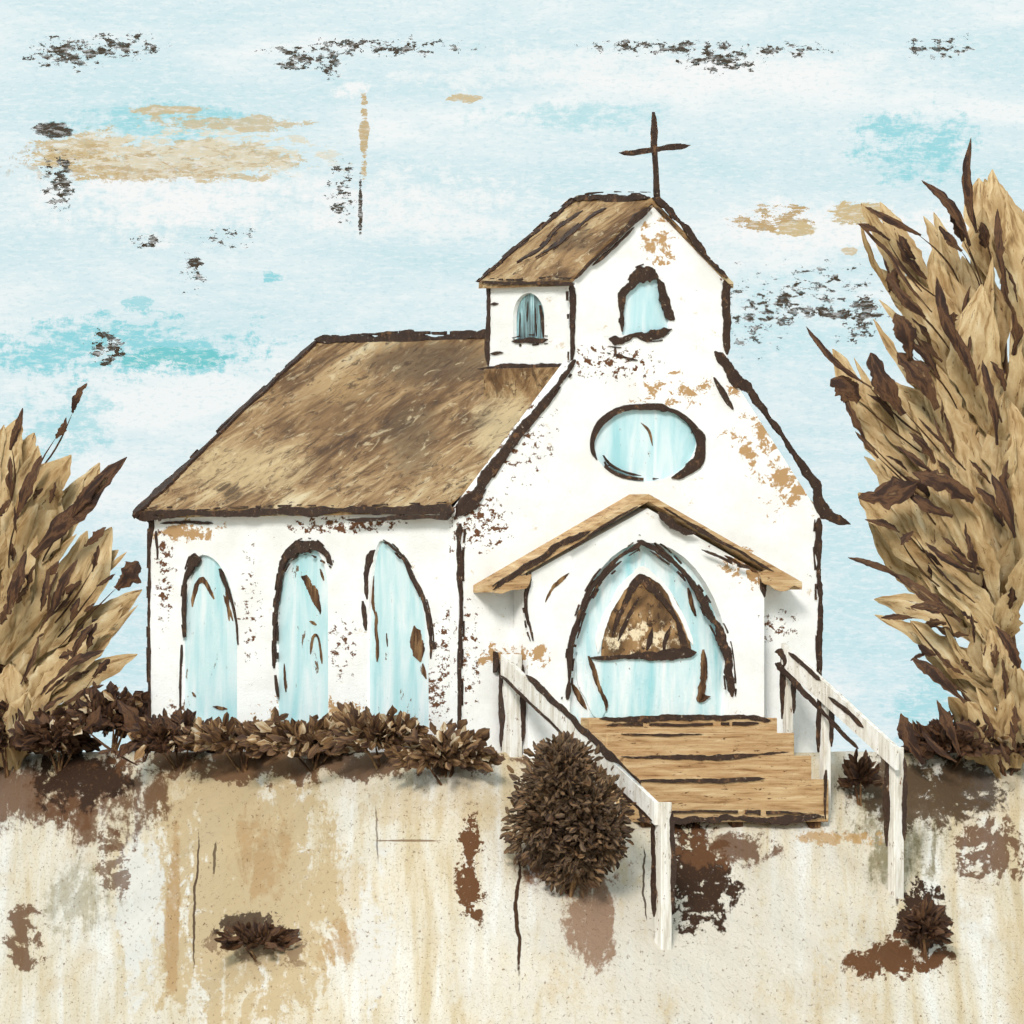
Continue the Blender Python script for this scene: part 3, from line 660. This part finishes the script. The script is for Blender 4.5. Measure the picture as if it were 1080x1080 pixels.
# ------------------------------------------------------------------ HANDRAILS
def handrail(label, u, top, bot, ends, posts, edge_lists, post_edges):
    t = empty('handrail', (CX, CY, 0), BETA); tag(t, label, 'handrail', 'white handrails beside the church steps')
    P = lambda a, b: on_side(a, b, u)
    a, b = P(*top), P(*bot); h = 24/S/2
    bm = bmesh.new()
    up = Vector((0, 0, h))
    prof = [a+up, b+up, b-up, a-up]
    v = [bm.verts.new(p) for p in prof]; bm.faces.new(v)
    r = bmesh.ops.extrude_face_region(bm, geom=bm.faces[:])
    bmesh.ops.translate(bm, vec=(.09, 0, 0), verts=[q for q in r['geom'] if isinstance(q, bmesh.types.BMVert)])
    rail = mesh_obj('rail', bm, M_POST, t)
    strokes('rail_edge', P, edge_lists, rail, normal=NS, rag=.3, proud=.015)
    for (px, rt, wpx, pe) in posts:
        c = P(px, rt); w = .15
        g = to_world((u, c.y, 0)); gz = ground_z(g.x, g.y)
        hw = wpx/S/(cb+sb)/1.0/2
        po = box('post', (u+.094, c.y-hw, gz-.3), (u+.094+2*hw, c.y+hw, c.z), M_POST, t, .015)
        bm = bmesh.new()
        z1 = c.z-.08; z0 = max(gz+.1, c.z-pe/S)
        stroke_bm(bm, [(Vector((u+.094, c.y+hw, z1)), 5/S), (Vector((u+.094, c.y+hw, (z0+z1)/2)), 8/S), (Vector((u+.094, c.y+hw, z0)), 5/S)], NS, .02, .012, rag=.4)
        stroke_bm(bm, [(Vector((u+.094+2*hw, c.y-hw, z1-.1)), 4/S), (Vector((u+.094+2*hw, c.y-hw, (z0+z1)/2)), 6/S), (Vector((u+.094+2*hw, c.y-hw, z0+.1)), 4/S)], NF, .02, .012, rag=.4)
        mesh_obj('post_edge', bm, M_DARK, po)
    return t
uL = on_front(526, 700, -.15).x
h1 = handrail('long white handrail left of the steps, partly behind the round brown shrub', uL, (528, 702), (690, 858), None,
         [(529, 690, 22, 135), (689, 846, 19, 120)],
         [[(528, 712, 4), (560, 742, 4), (585, 766, 4), (640, 820, 4), (688, 866, 3)], [(555, 712, 4), (572, 727, 8), (620, 775, 8), (642, 795, 9), (655, 806, 3), (676, 826, 4)]], None)
uR = on_front(822, 700, -.55).x
h2 = handrail('shorter white handrail right of the steps, nearer the tall tree', uR, (824, 690), (944, 800), None,
         [(823, 684, 12, 75), (862, 724, 13, 70), (935, 788, 18, 105)],
         [[(818, 700, 10), (834, 714, 8), (856, 738, 8), (872, 756, 4), (905, 790, 5)], [(832, 688, 5), (850, 704, 6), (866, 718, 5)], [(874, 735, 4), (893, 750, 7), (911, 767, 5)]], None)
for t, u, pts in ((h1, uL, [(516, 688, 6), (522, 694, 14), (522, 704, 12), (518, 708, 6)]), (h2, uR, [(818, 688, 7), (823, 688, 10), (828, 698, 8), (826, 704, 5)])):
    strokes('cap_mark', lambda a, b: on_side(a, b, u), [pts], t, normal=NS, rag=.5, proud=.022)

# ------------------------------------------------------------------ FOLIAGE
def blade(bm, uvl, base, tip, width, bulge=.12, n=9, rag=.18, shape=1., face=None):
    axis = tip-base; ln = axis.length
    if ln < 1e-4: return
    ax = axis/ln
    f = face if face is not None else Vector((random.uniform(-.5, .5), -1, random.uniform(-.3, .5)))
    side = ax.cross(f)
    if side.length < 1e-3: side = ax.cross(Vector((0, 0, 1)))
    side.normalize(); nrm = side.cross(ax).normalized()
    sd = random.uniform(0, 999); ru = random.uniform(0, 60); rv = random.uniform(0, 60); bend = random.uniform(-.09, .09)*ln; prev = None
    for i in range(n+1):
        t = i/n
        prof = (math.sin(math.pi*min(1, t**shape)))**.7 if 0 < t < 1 else 0.02
        prof = max(prof, .04+.3*(1-t)*(t < .3))
        c = base+axis*t+side*bend*math.sin(math.pi*t)+nrm*bulge*ln*math.sin(math.pi*t)*.5
        hl = width*.5*prof*(1+rag*2*(mnoise.noise(Vector((t*6, sd, 0)))+.6*mnoise.noise(Vector((t*17, sd, 2))))); hr = width*.5*prof*(1+rag*2*(mnoise.noise(Vector((t*6, sd, 9)))+.6*mnoise.noise(Vector((t*17, sd, 5)))))
        cur = [bm.verts.new(c+side*hl), bm.verts.new(c+nrm*width*.05*prof), bm.verts.new(c-side*hr)]
        if prev:
            for k in (0, 1):
                fc = bm.faces.new((prev[k], prev[k+1], cur[k+1], cur[k])); fc.smooth = True
                for lp, (tu, vv) in zip(fc.loops, ((i-1, k), (i-1, k+1), (i, k+1), (i, k))): lp[uvl].uv = (ru+tu/n*ln*1.1, rv+vv*.5*max(.3, width))
        prev = cur
def leaf_obj(name, blades, mat, parent):
    bm = bmesh.new(); uvl = bm.loops.layers.uv.new('UVMap')
    for b in blades: blade(bm, uvl, *b[:3], **(b[3] if len(b) > 3 else {}))
    return mesh_obj(name, bm, mat, parent, recalc=False)
def tube(name, pts, mat, parent):
    bm = bmesh.new(); prev = None; ns_ = 9
    for i, (p, r) in enumerate(pts):
        ring_ = [bm.verts.new(p+Vector((math.cos(a)*r*(1+.15*math.sin(3*a+i)), math.sin(a)*r, 0))) for a in [2*math.pi*k/ns_ for k in range(ns_)]]
        if prev:
            for k in range(ns_): bm.faces.new((prev[k], prev[(k+1) % ns_], ring_[(k+1) % ns_], ring_[k]))
        prev = ring_
    return mesh_obj(name, bm, mat, parent, smooth=True)

def tree(axis_px, base_row, top_row, y, label, tans, darks, sgn, fill):
    b = at_depth(axis_px, base_row, y); b.z = ground_z(b.x, b.y)
    root = empty('tree', b); tag(root, label, 'tree', 'tan plume-leaved trees either side of the church')
    k = (D+y)/D
    htop = at_depth(axis_px, top_row, y).z-b.z
    tube('trunk', [(Vector((0.06*math.sin(i*1.3), .06*math.cos(i), -.4+(htop*.85+.4)*i/10)), .26*(1-i/11.5)) for i in range(11)], M_BARK, root)
    def P(px, row, dy): return at_depth(px, row, y+dy)-b
    T = []; Dk = []
    for (x0, r0, x1, r1, w) in tans:
        dy = random.uniform(-1.3, -.2)
        T.append((P(x0, r0, dy*.35), P(x1, r1, dy), w/S*.85, dict(shape=random.uniform(.9, 1.5), n=20, rag=.22)))
        for q in range(2):                                   # thinner strokes lying along each big leaf
            j = lambda a: random.uniform(-a, a)
            T.append((P(x0+j(14), r0+j(14), dy*.35-.1), P(x0+(x1-x0)*random.uniform(.6, .96)+j(16), r0+(r1-r0)*random.uniform(.6, .96)+j(14), dy-.12), w/S*random.uniform(.25, .5), dict(shape=random.uniform(.9, 1.5), n=16, rag=.3)))
        for q in range(2):
            a0 = random.uniform(.1, .5); a1 = a0+random.uniform(.15, .35)
            Dk.append((P(x0+(x1-x0)*a0+j(10), r0+(r1-r0)*a0+j(10), dy-.3), P(x0+(x1-x0)*a1+j(10), r0+(r1-r0)*a1+j(10), dy-.4), random.uniform(.05, .16), dict(rag=.5, n=14, face=Vector((0, -1, .1)))))
    for (x0, r0, x1, r1, w) in darks:
        dy = random.uniform(-1.9, -1.4)
        Dk.append((P(x0+(x0-x1)*.12, r0+(r0-r1)*.12, dy), P(x1, r1, dy-.1), w/S*.88, dict(rag=.3, n=22, shape=random.uniform(.8, 1.4), face=Vector((0, -1, .1)))))
    for (x0, r0, x1, r1, w) in darks:                     # twigs that carry the outer dark leaves
        if (axis_px-x0)*sgn > 95 or r0 < top_row+120:
            dy = random.uniform(-1.5, -.9)
            Dk.append((P(x0+(axis_px-x0)*.55, r0+70, dy*.5), P(x0, r0, dy-.3), .035, dict(n=8, rag=.2)))
    # the rest of the crown, all round the trunk
    for i in range(fill):
        h = htop*random.uniform(.16, .9); az = random.uniform(0, 2*math.pi)
        rad = (2.5 if sgn > 0 else 1.7)*(.55+.45*math.sin(math.pi*min(1, max(.05, h/htop)*.9+.1)))
        d = Vector((math.cos(az), math.sin(az)*.9, 0))
        if d.x*sgn < -.2: rad *= .62       # the photo-facing flank is set out leaf by leaf above
        if d.y < -.3 and d.x*sgn < .3: rad *= .7
        p0 = Vector((0, 0, h*.9))+d*random.uniform(.05, .5); rad *= min(1, .45+h/htop*1.2); p1 = Vector((0, 0, min(h+rad*random.uniform(.5, 1.1), htop*1.02)))+d*rad*random.uniform(.75, 1.05)
        T.append((p0, p1, random.uniform(.28, .6), dict(shape=random.uniform(.9, 1.5), n=14, rag=.25)))
        if random.random() < .45:
            q = p0.lerp(p1, random.uniform(.3, .7))+d*.12
            Dk.append((q, q+(p1-p0)*random.uniform(.2, .42), random.uniform(.08, .24), dict(rag=.45, n=12)))
    leaf_obj('crown', T, M_TLEAF, root); leaf_obj('dark_leaves', Dk, M_DLEAF, root)
    return root
tR = [(960, 330, 908, 214, 26), (985, 330, 928, 213, 30), (1000, 340, 974, 228, 26), (1010, 440, 925, 282, 42), (1010, 420, 950, 290, 40), (1030, 420, 985, 260, 46), (1040, 440, 1015, 270, 44),
      (990, 500, 878, 368, 34), (1000, 490, 890, 405, 46), (1000, 560, 900, 440, 50), (1020, 540, 930, 400, 60), (1030, 520, 970, 380, 60), (1045, 600, 960, 430, 70), (1045, 640, 985, 470, 70),
      (1040, 640, 905, 520, 56), (1045, 620, 925, 500, 50), (1045, 650, 915, 545, 52), (1045, 680, 940, 560, 50), (1060, 590, 1010, 440, 70), (1060, 480, 1035, 300, 60), (1050, 700, 985, 590, 46),
      (1045, 690, 922, 632, 32), (1045, 730, 960, 655, 38), (1050, 760, 975, 690, 30), (1060, 790, 1000, 735, 34), (1060, 810, 1002, 765, 24), (1064, 810, 1020, 740, 36), (1070, 810, 1072, 700, 50), (1070, 400, 1060, 210, 50), (1075, 330, 1050, 190, 40), (1075, 620, 1062, 420, 70), (1070, 760, 1030, 640, 60)]
dR = [(1018, 252, 972, 190, 11), (1030, 235, 1024, 145, 12), (1014, 250, 1000, 212, 14), (1012, 262, 990, 238, 10), (965, 245, 912, 218, 9), (935, 252, 904, 236, 8), (965, 300, 905, 236, 5), (978, 322, 935, 262, 5),
      (972, 330, 935, 290, 12), (945, 310, 936, 288, 16), (958, 372, 944, 330, 24), (984, 425, 946, 372, 26), (950, 430, 918, 372, 26), (912, 402, 850, 344, 8), (903, 420, 876, 400, 28), (912, 462, 890, 418, 9), (924, 480, 902, 455, 7),
      (1012, 370, 988, 292, 14), (1028, 400, 1005, 345, 12), (960, 512, 905, 525, 30), (945, 560, 912, 548, 8), (1020, 525, 962, 498, 26), (1000, 542, 958, 520, 14), (985, 500, 945, 470, 8), (1027, 602, 976, 572, 9), (962, 562, 950, 575, 10),
      (1006, 650, 945, 605, 14), (950, 612, 894, 588, 8), (1000, 645, 960, 640, 14), (1015, 490, 985, 440, 5), (1000, 470, 968, 440, 4), (958, 652, 928, 652, 7), (1012, 736, 962, 694, 15), (1010, 790, 988, 738, 12), (1030, 770, 1008, 762, 12), (975, 690, 960, 697, 5),
      (985, 690, 968, 680, 10), (972, 800, 950, 752, 17), (1005, 800, 972, 770, 8), (1050, 460, 1036, 380, 12), (1062, 300, 1052, 220, 10), (1068, 560, 1046, 500, 14), (1072, 700, 1050, 660, 14)]
tree(1060, 800, 165, 6.2, 'tall plume-leaved tree with tan and dark brown leaves, right of the steps and church', tR, dR, 1, 46)
tL = [(20, 640, 105, 488, 40), (20, 560, 75, 480, 50), (15, 700, 118, 556, 56), (30, 690, 92, 560, 50), (20, 720, 150, 622, 34), (40, 650, 125, 580, 34), (10, 780, 145, 690, 34), (20, 760, 122, 665, 44), (10, 740, 80, 600, 60), (10, 660, 60, 520, 60),
      (0, 600, 40, 470, 50), (0, 560, 20, 440, 46), (15, 790, 110, 730, 40), (0, 800, 60, 745, 44), (5, 810, 30, 730, 50), (-5, 800, 10, 700, 50), (60, 700, 130, 640, 26), (0, 700, 40, 560, 60)]
dL = [(45, 575, 134, 482, 24), (80, 540, 112, 498, 14), (78, 432, 92, 404, 9), (60, 460, 70, 440, 8), (58, 640, 82, 590, 12), (125, 618, 146, 592, 26), (92, 574, 112, 556, 10), (98, 600, 104, 575, 7), (44, 640, 52, 600, 8), (76, 652, 84, 630, 9), (78, 694, 98, 658, 10),
      (62, 715, 110, 686, 11), (100, 712, 116, 695, 10), (104, 617, 122, 605, 5), (90, 644, 100, 636, 6), (50, 605, 62, 592, 10), (20, 540, 44, 480, 14), (10, 640, 28, 580, 14), (50, 730, 70, 712, 5), (12, 470, 24, 430, 10)]
tree(2, 800, 430, 10.6, 'plume-leaved tree with tan and dark leaves, left of the church', tL, dL, -1, 26)

def hit(px, row):            # where the sight line through this point of the photo meets the ground
    y = -40.
    while y < 12:
        q = at_depth(px, row, y)
        if ground_z(q.x, q.y) >= q.z: break
        y += .05
    return y
def shrub(px, row, y, w, h, label, n, lsize, mat, group=None, stems=4, zoff=None, flat=.8, up=.35, cat='shrub', wl=.42, low=-.25, dry=0., lob=.35, drymat=None, lobes=None):
    if y is None: y = hit(px, row)
    b = at_depth(px, row, y); b.z = ground_z(b.x, b.y)
    root = empty('shrub', b); tag(root, label, cat, group)
    bl = []
    for i in range(n):
        az = random.uniform(0, 2*math.pi); el = math.asin(random.uniform(low, 1)); rr = random.random()**.45
        d = Vector((math.cos(az)*math.cos(el), math.sin(az)*math.cos(el), math.sin(el)))
        c0 = Vector((0, 0, h*.45 if zoff is None else zoff))
        vh = h*.55 if zoff is None else h*.5
        if lobes:
            lx, lz, lr = lobes[i % len(lobes)]; c0 = c0+Vector((lx*w*.5, random.uniform(-.15, .1)*w, lz*vh)); rr *= lr
        rr *= 1+lob*mnoise.noise(d*1.7+Vector((px*.1, 0, 0)))+lob*.5*mnoise.noise(d*4+Vector((px*.1, 5, 0)))
        p = c0+Vector((d.x*w*.5*rr, d.y*w*.5*rr*flat, d.z*vh*rr*.85))
        q = (d+Vector((random.uniform(-.6, .6), random.uniform(-.6, .6), up+random.uniform(-.5, .5)))).normalized()
        l = lsize*random.uniform(.6, 1.3)
        bl.append((p-q*l*.3, p+q*l*.7, l*random.uniform(.75, 1.2)*wl, dict(n=6, rag=.35, face=Vector((random.uniform(-1, 1), -1, random.uniform(-.6, .8))))))
    k = int(len(bl)*(1-dry))
    leaf_obj('foliage', bl[:k], mat, root)
    if k < len(bl): leaf_obj('dry_leaves', bl[k:], drymat or M_DRY, root)
    for i in range(stems):
        a = random.uniform(0, 6.28); e = Vector((math.cos(a)*w*.22, math.sin(a)*w*.2, h*.55))
        tube('stem', [(Vector((0, 0, -.15))+e*(k/4)*1., .035*(1-k/6)) for k in range(5)], M_BARK, root)
    return root
HG = 'dark shrubs along the foot of the church side wall'
def walk(px, off):   # point beside the nave wall: world y for a plant seen at this px, off metres out from the wall
    p = on_side(px, 790, -off); return to_world(p).y
hedge = [(8, 812, 1.3, 1.1, 'dark brown shrub cut by the left edge under the tan tree', 10.0),
         (62, 812, 1.1, 1.0, 'dark brown shrub at the far left under the tan tree', 9.0),
         (118, 806, 1.2, 1.05, 'dark leafy shrub between the left tree and the church back corner', 8.3),
         (190, 806, 1.3, .85, 'dark brown shrub below the narrow window farthest from the church front', None),
         (258, 812, 1.3, .75, 'low brown shrub between the first and second side windows', None),
         (330, 815, 1.3, .85, 'brown and cream shrub below the middle side window', None),
         (402, 812, 1.3, .85, 'dark shrub with cream leaves below the side window nearest the church front', None),
         (470, 812, 1.2, .85, 'dark brown shrub at the near corner of the church beside the left handrail', None)]
for px, row, w, h, lab, yy in hedge:
    y = yy if yy is not None else walk(px, .75)
    shrub(px, row, y, w*1.35, h*random.uniform(.95, 1.25), lab, 520, .27, M_SLEAF if px > 200 else M_DLEAF, HG, up=-.1, flat=.7, wl=.5, dry=.2 if px > 240 else .06, lob=.8)
# upright dark sprigs of the hedge ends
def sprig(px, row, y, lists, label, group=None):
    if y is None: y = hit(px, row)
    b = at_depth(px, row, y); b.z = ground_z(b.x, b.y)
    root = empty('seedling', b); tag(root, label, 'plant', group)
    bl = [(at_depth(x0, r0, y-.05)-b, at_depth(x1, r1, y-.15)-b, w/S, dict(rag=.4, n=12, face=Vector((.2, -1, .2)))) for x0, r0, x1, r1, w in lists]
    for x0, r0, x1, r1, w in lists: bl.append((Vector((0, 0, -.1)), at_depth(x0, r0, y)-b+Vector((0, 0, .05)), .05, dict(n=5)))
    leaf_obj('leaves', bl, M_DLEAF, root)
sprig(150, 800, 7.0, [(150, 775, 124, 738, 20), (160, 778, 132, 768, 12), (88, 770, 106, 744, 13), (210, 780, 165, 758, 18)], 'dark broad-leaved seedling with upswept leaves in front of the church back corner')
sprig(985, 805, 5.6, [(968, 800, 952, 755, 18), (1000, 800, 974, 772, 9), (1012, 795, 1006, 760, 9)], 'small dark seedling with upright leaves between the right handrail and the tall tree')
p = to_world(Vector((-.3, -3.75, 0)))
big = shrub(600, 925, p.y, 2.1, 2.7, 'large round brown shrub in front of the left handrail of the steps', 7500, .17, M_RLEAF, None, 7, zoff=1.47, flat=.85, up=.0, wl=.42, low=-.97, dry=.12, lob=.6, drymat=M_SLEAF, lobes=[(-.12, .28, .72), (.30, -.05, .72), (-.42, -.15, .6), (.12, -.5, .55), (-.1, .55, .45), (.45, -.3, .5)])
shrub(1000, 812, None, 1.5, .8, 'dark brown shrub under the right tree', 300, .34, M_DLEAF, None, up=0)
shrub(1062, 818, None, 1.4, .95, 'dark brown shrub cut by the right edge at the foot of the tall tree', 320, .3, M_DLEAF, None, up=0, lob=.7, dry=.1)
shrub(907, 850, None, .5, .95, 'narrow dark shrub under the slope of the right handrail', 110, .28, M_DLEAF, None, 3)
shrub(978, 1012, None, .7, 1.0, 'small dark shrub low on the bank below the right tree', 140, .28, M_DLEAF, None, 3, up=0)
shrub(275, 1012, None, 1.3, .6, 'low dark scrub patch alone on the tan bank below the side windows', 200, .24, M_DLEAF, None, 3, up=0)

# ------------------------------------------------------------------ SKY, SUN, CAMERA
SUN_EL, SUN_AZ = 32, -9     # sun behind the viewer, a little to the left
wd = bpy.data.worlds.new('World'); scene.world = wd; wd.use_nodes = True
t = NT(wd.node_tree); t.n.clear(); t.dim = '2D'
out = t.node('ShaderNodeOutputWorld')
sky = t.node('ShaderNodeTexSky', sky_type='NISHITA'); sky.sun_disc = False
sky.sun_elevation = R(SUN_EL); sky.sun_rotation = R(180-SUN_AZ)
bg1 = t.node('ShaderNodeBackground'); t.l.new(sky.outputs[0], bg1.inputs[0]); bg1.inputs[1].default_value = .1
tc = t.node('ShaderNodeTexCoord'); dx, dy, dz = t.sep(tc.outputs['Generated'])
az = t.m('ARCTAN2', dx, dy); el = t.m('ARCSINE', dz)
kx = S*D/100
gx = t.m('ADD', t.m('MULTIPLY', az, kx), 5.4); gy = t.m('SUBTRACT', 7.9, t.m('MULTIPLY', el, kx))
v = t.comb(gx, gy, 0.)
band = t.noise(t.scl(v, (.28, 1.25, 1)), 1.1, 7, .62, .3)
fine = t.noise(v, 8, 6, .75); mid = t.noise(t.scl(v, (.6, 1.5, 1)), 2.6, 7, .7, .2)
ww = t.m('ADD', t.m('MULTIPLY', mid, .6), t.m('MULTIPLY', fine, .4))
c = t.ramp(band, [(.33, srgb(202, 229, 235)), (.45, srgb(214, 234, 239)), (.55, srgb(223, 238, 242)), (.66, srgb(240, 245, 246))])
def blob(c, col, cx, cy, rx, ry, k=.9, soft=.7, a=1., w=None):
    return t.mix(t.m('MULTIPLY', t.ell(gx, gy, cx, cy, rx, ry, w or ww, k, soft), a), c, col)
cy_, wh, tn, dk = srgb(134, 210, 220), srgb(246, 247, 246), srgb(205, 182, 136), srgb(52, 33, 20)
lb = srgb(194, 228, 235)
c = blob(c, lb, 9.2, 6.2, 1.1, 1.7, .5, 1.2, .8)
c = blob(c, lb, 1.0, 6.6, .8, 1.4, .5, 1.2, .8)
c = blob(c, lb, 8.5, 3.4, 1.2, .7, .6, 1.2, .7)
c = blob(c, wh, 1.7, 2.15, 1.7, .5, .7, 1.2, .9)
c = blob(c, wh, 4.6, 2.2, 1.5, .45, .8, 1.4, .7)
c = blob(c, wh, 8.9, 2.45, 1.6, .35, .7, 1.0, .95)
c = blob(c, wh, 7.0, .75, 3.0, .3, .8, 1.2, .7)
c = blob(c, wh, 3.7, .95, .3, .1, .8, .8, .9)
c = blob(c, wh, 2.8, 2.1, 3.0, .38, .8, 1.3, .6)
c = blob(c, cy_, 1.3, 3.66, 1.7, .34, 1., 1.0, .95)
c = blob(c, cy_, .6, 4.5, .6, .5, 1., 1.2, .6)
c = blob(c, srgb(96, 196, 200), 1.75, 3.78, .6, .1, 1.1, .5, .8)
c = blob(c, cy_, 1.7, 1.3, 1.2, .22, 1., 1.3, .75)
c = blob(c, cy_, 6.1, 1.25, 1.2, .18, .9, 1.4, .55)
c = blob(c, cy_, 9.65, 1.5, .75, .42, 1., 1.3, .85)
c = blob(c, cy_, 2.9, 2.92, .16, .06, 1., .6, .9)
c = blob(c, cy_, 1.45, 3.2, .14, .07, 1., .6, .7)
c = blob(c, cy_, 9.9, 7.5, .6, .5, .6, 1., .6)
streak = t.m('ADD', t.m('MULTIPLY', t.noise(t.scl(v, (.5, 1.7, 1)), 4, 7, .72, .2), .75), t.m('MULTIPLY', fine, .25))
streak2 = t.noise(t.scl(v, (.6, 2.0, 1), (3, 1, 0)), 6, 6, .72, .2)
c = blob(c, tn, 1.9, 1.7, 1.3, .2, 1.1, .3, .85, streak)
c = blob(c, tn, .85, 1.6, .5, .24, 1.2, .3, .9, streak)
c = blob(c, srgb(184, 154, 104), 1.5, 1.72, 1.1, .16, 1.8, .5, .5, fine)
c = blob(c, srgb(226, 216, 190), 2.0, 1.62, 1.1, .2, 1.8, .3, .8, streak2)
c = blob(c, tn, 1.75, 1.16, .4, .05, .8, .3, .9, streak)
c = blob(c, tn, 2.4, 1.3, .8, .08, 1., .25, .8, streak)
c = blob(c, srgb(190, 160, 112), 8.22, 2.3, .4, .12, 1.3, .15, 1., streak)
c = blob(c, tn, 8.4, 2.42, .2, .09, .7, .2, 1., streak)
c = blob(c, tn, 9.05, 2.26, .32, .11, .8, .2, 1., streak)
c = blob(c, tn, 8.95, 2.65, .1, .05, .6, .2, .8, streak)
c = blob(c, tn, 4.9, 1.04, .17, .05, .9, .2, .9, streak)
c = blob(c, srgb(196, 172, 128), 3.84, 1.42, .05, .42, .8, .3, 1., streak)
c = blob(c, dk, 3.80, 2.2, .024, .3, .9, .3, 1., streak)
c = blob(c, dk, .58, 1.38, .24, .1, .5, .3, 1., streak)
fk = t.noise(t.scl(v, (.6, 1.1, 1)), 11, 5, .74)
def flecks(c, col, cx, cy, rx, ry, th): return t.mix(t.flk(gx, gy, cx, cy, rx, ry, fk, th), c, col)
for q in ((.75, .56, .35, .12, .45), (1.2, .5, .4, .1, .47), (3.1, .62, .15, .1, .45), (3.48, .66, .1, .12, .42), (3.9, .5, .9, .08, .5), (7.0, .5, .7, .06, .48), (7.6, .64, .35, .09, .45), (8.3, .52, .5, .06, .5), (9.9, .5, .3, .1, .5),
          (1.13, 3.65, .14, .14, .44), (3.6, 2.05, .12, .28, .5), (2.05, 2.85, .1, .2, .5), (1.6, 2.55, .2, .08, .52), (2.4, 2.5, .25, .1, .53), (.62, 1.9, .15, .25, .48),
          (7.95, 3.3, .3, .35, .52), (8.7, 3.05, .4, .25, .53), (8.75, 3.3, .5, .05, .44), (9.12, 3.28, .1, .1, .36), (8.28, 3.25, .09, .14, .42), (9.05, 3.5, .2, .1, .5)):
    c = flecks(c, dk, *q)
# fine grain of brushed cloud
c = t.mix(t.m('MULTIPLY', t.ss(t.noise(t.scl(v, (.35, 1.4, 1)), 17, 5, .75), .48, .66), .45), c, srgb(244, 248, 248))
c = t.mix(t.m('MULTIPLY', t.ss(t.noise(t.scl(v, (.5, 1.2, 1)), 24, 3, .7), .54, .68), .2), c, srgb(150, 200, 212))
bg2 = t.node('ShaderNodeBackground'); t.l.new(c, bg2.inputs[0]); bg2.inputs[1].default_value = .47
mx = t.node('ShaderNodeMixShader'); mx.inputs[0].default_value = .965
t.l.new(bg1.outputs[0], mx.inputs[1]); t.l.new(bg2.outputs[0], mx.inputs[2]); t.l.new(mx.outputs[0], out.inputs[0])

sl_ = bpy.data.lights.new('sun', 'SUN'); sl_.energy = 1.5; sl_.angle = R(14); sl_.color = (1, .96, .91)
so = link(bpy.data.objects.new('sun', sl_))
a = R(SUN_AZ); e = R(SUN_EL)
sd = Vector((math.sin(a)*math.cos(e), -math.cos(a)*math.cos(e), math.sin(e)))
so.rotation_euler = sd.to_track_quat('Z', 'Y').to_euler(); so.location = sd*50

cam = bpy.data.cameras.new('camera'); co = link(bpy.data.objects.new('camera', cam))
co.location = (0, -D, 0); co.rotation_euler = (R(90), 0, 0)
cam.sensor_width = 36; cam.lens = 36*D*S/1080; cam.shift_y = 250/1080
cam.clip_start = 1; cam.clip_end = 30000
scene.camera = co
cy = scene.cycles; cy.use_adaptive_sampling = True; cy.adaptive_threshold = .04; cy.adaptive_min_samples = 12; cy.max_bounces = 4; cy.diffuse_bounces = 2; cy.glossy_bounces = 1
wd.cycles.sampling_method = 'MANUAL'; wd.cycles.sample_map_resolution = 512
vs = scene.view_settings; vs.view_transform = 'Standard'; vs.look = 'None'; vs.exposure = 1.1; vs.gamma = 1; vs.use_curve_mapping = False
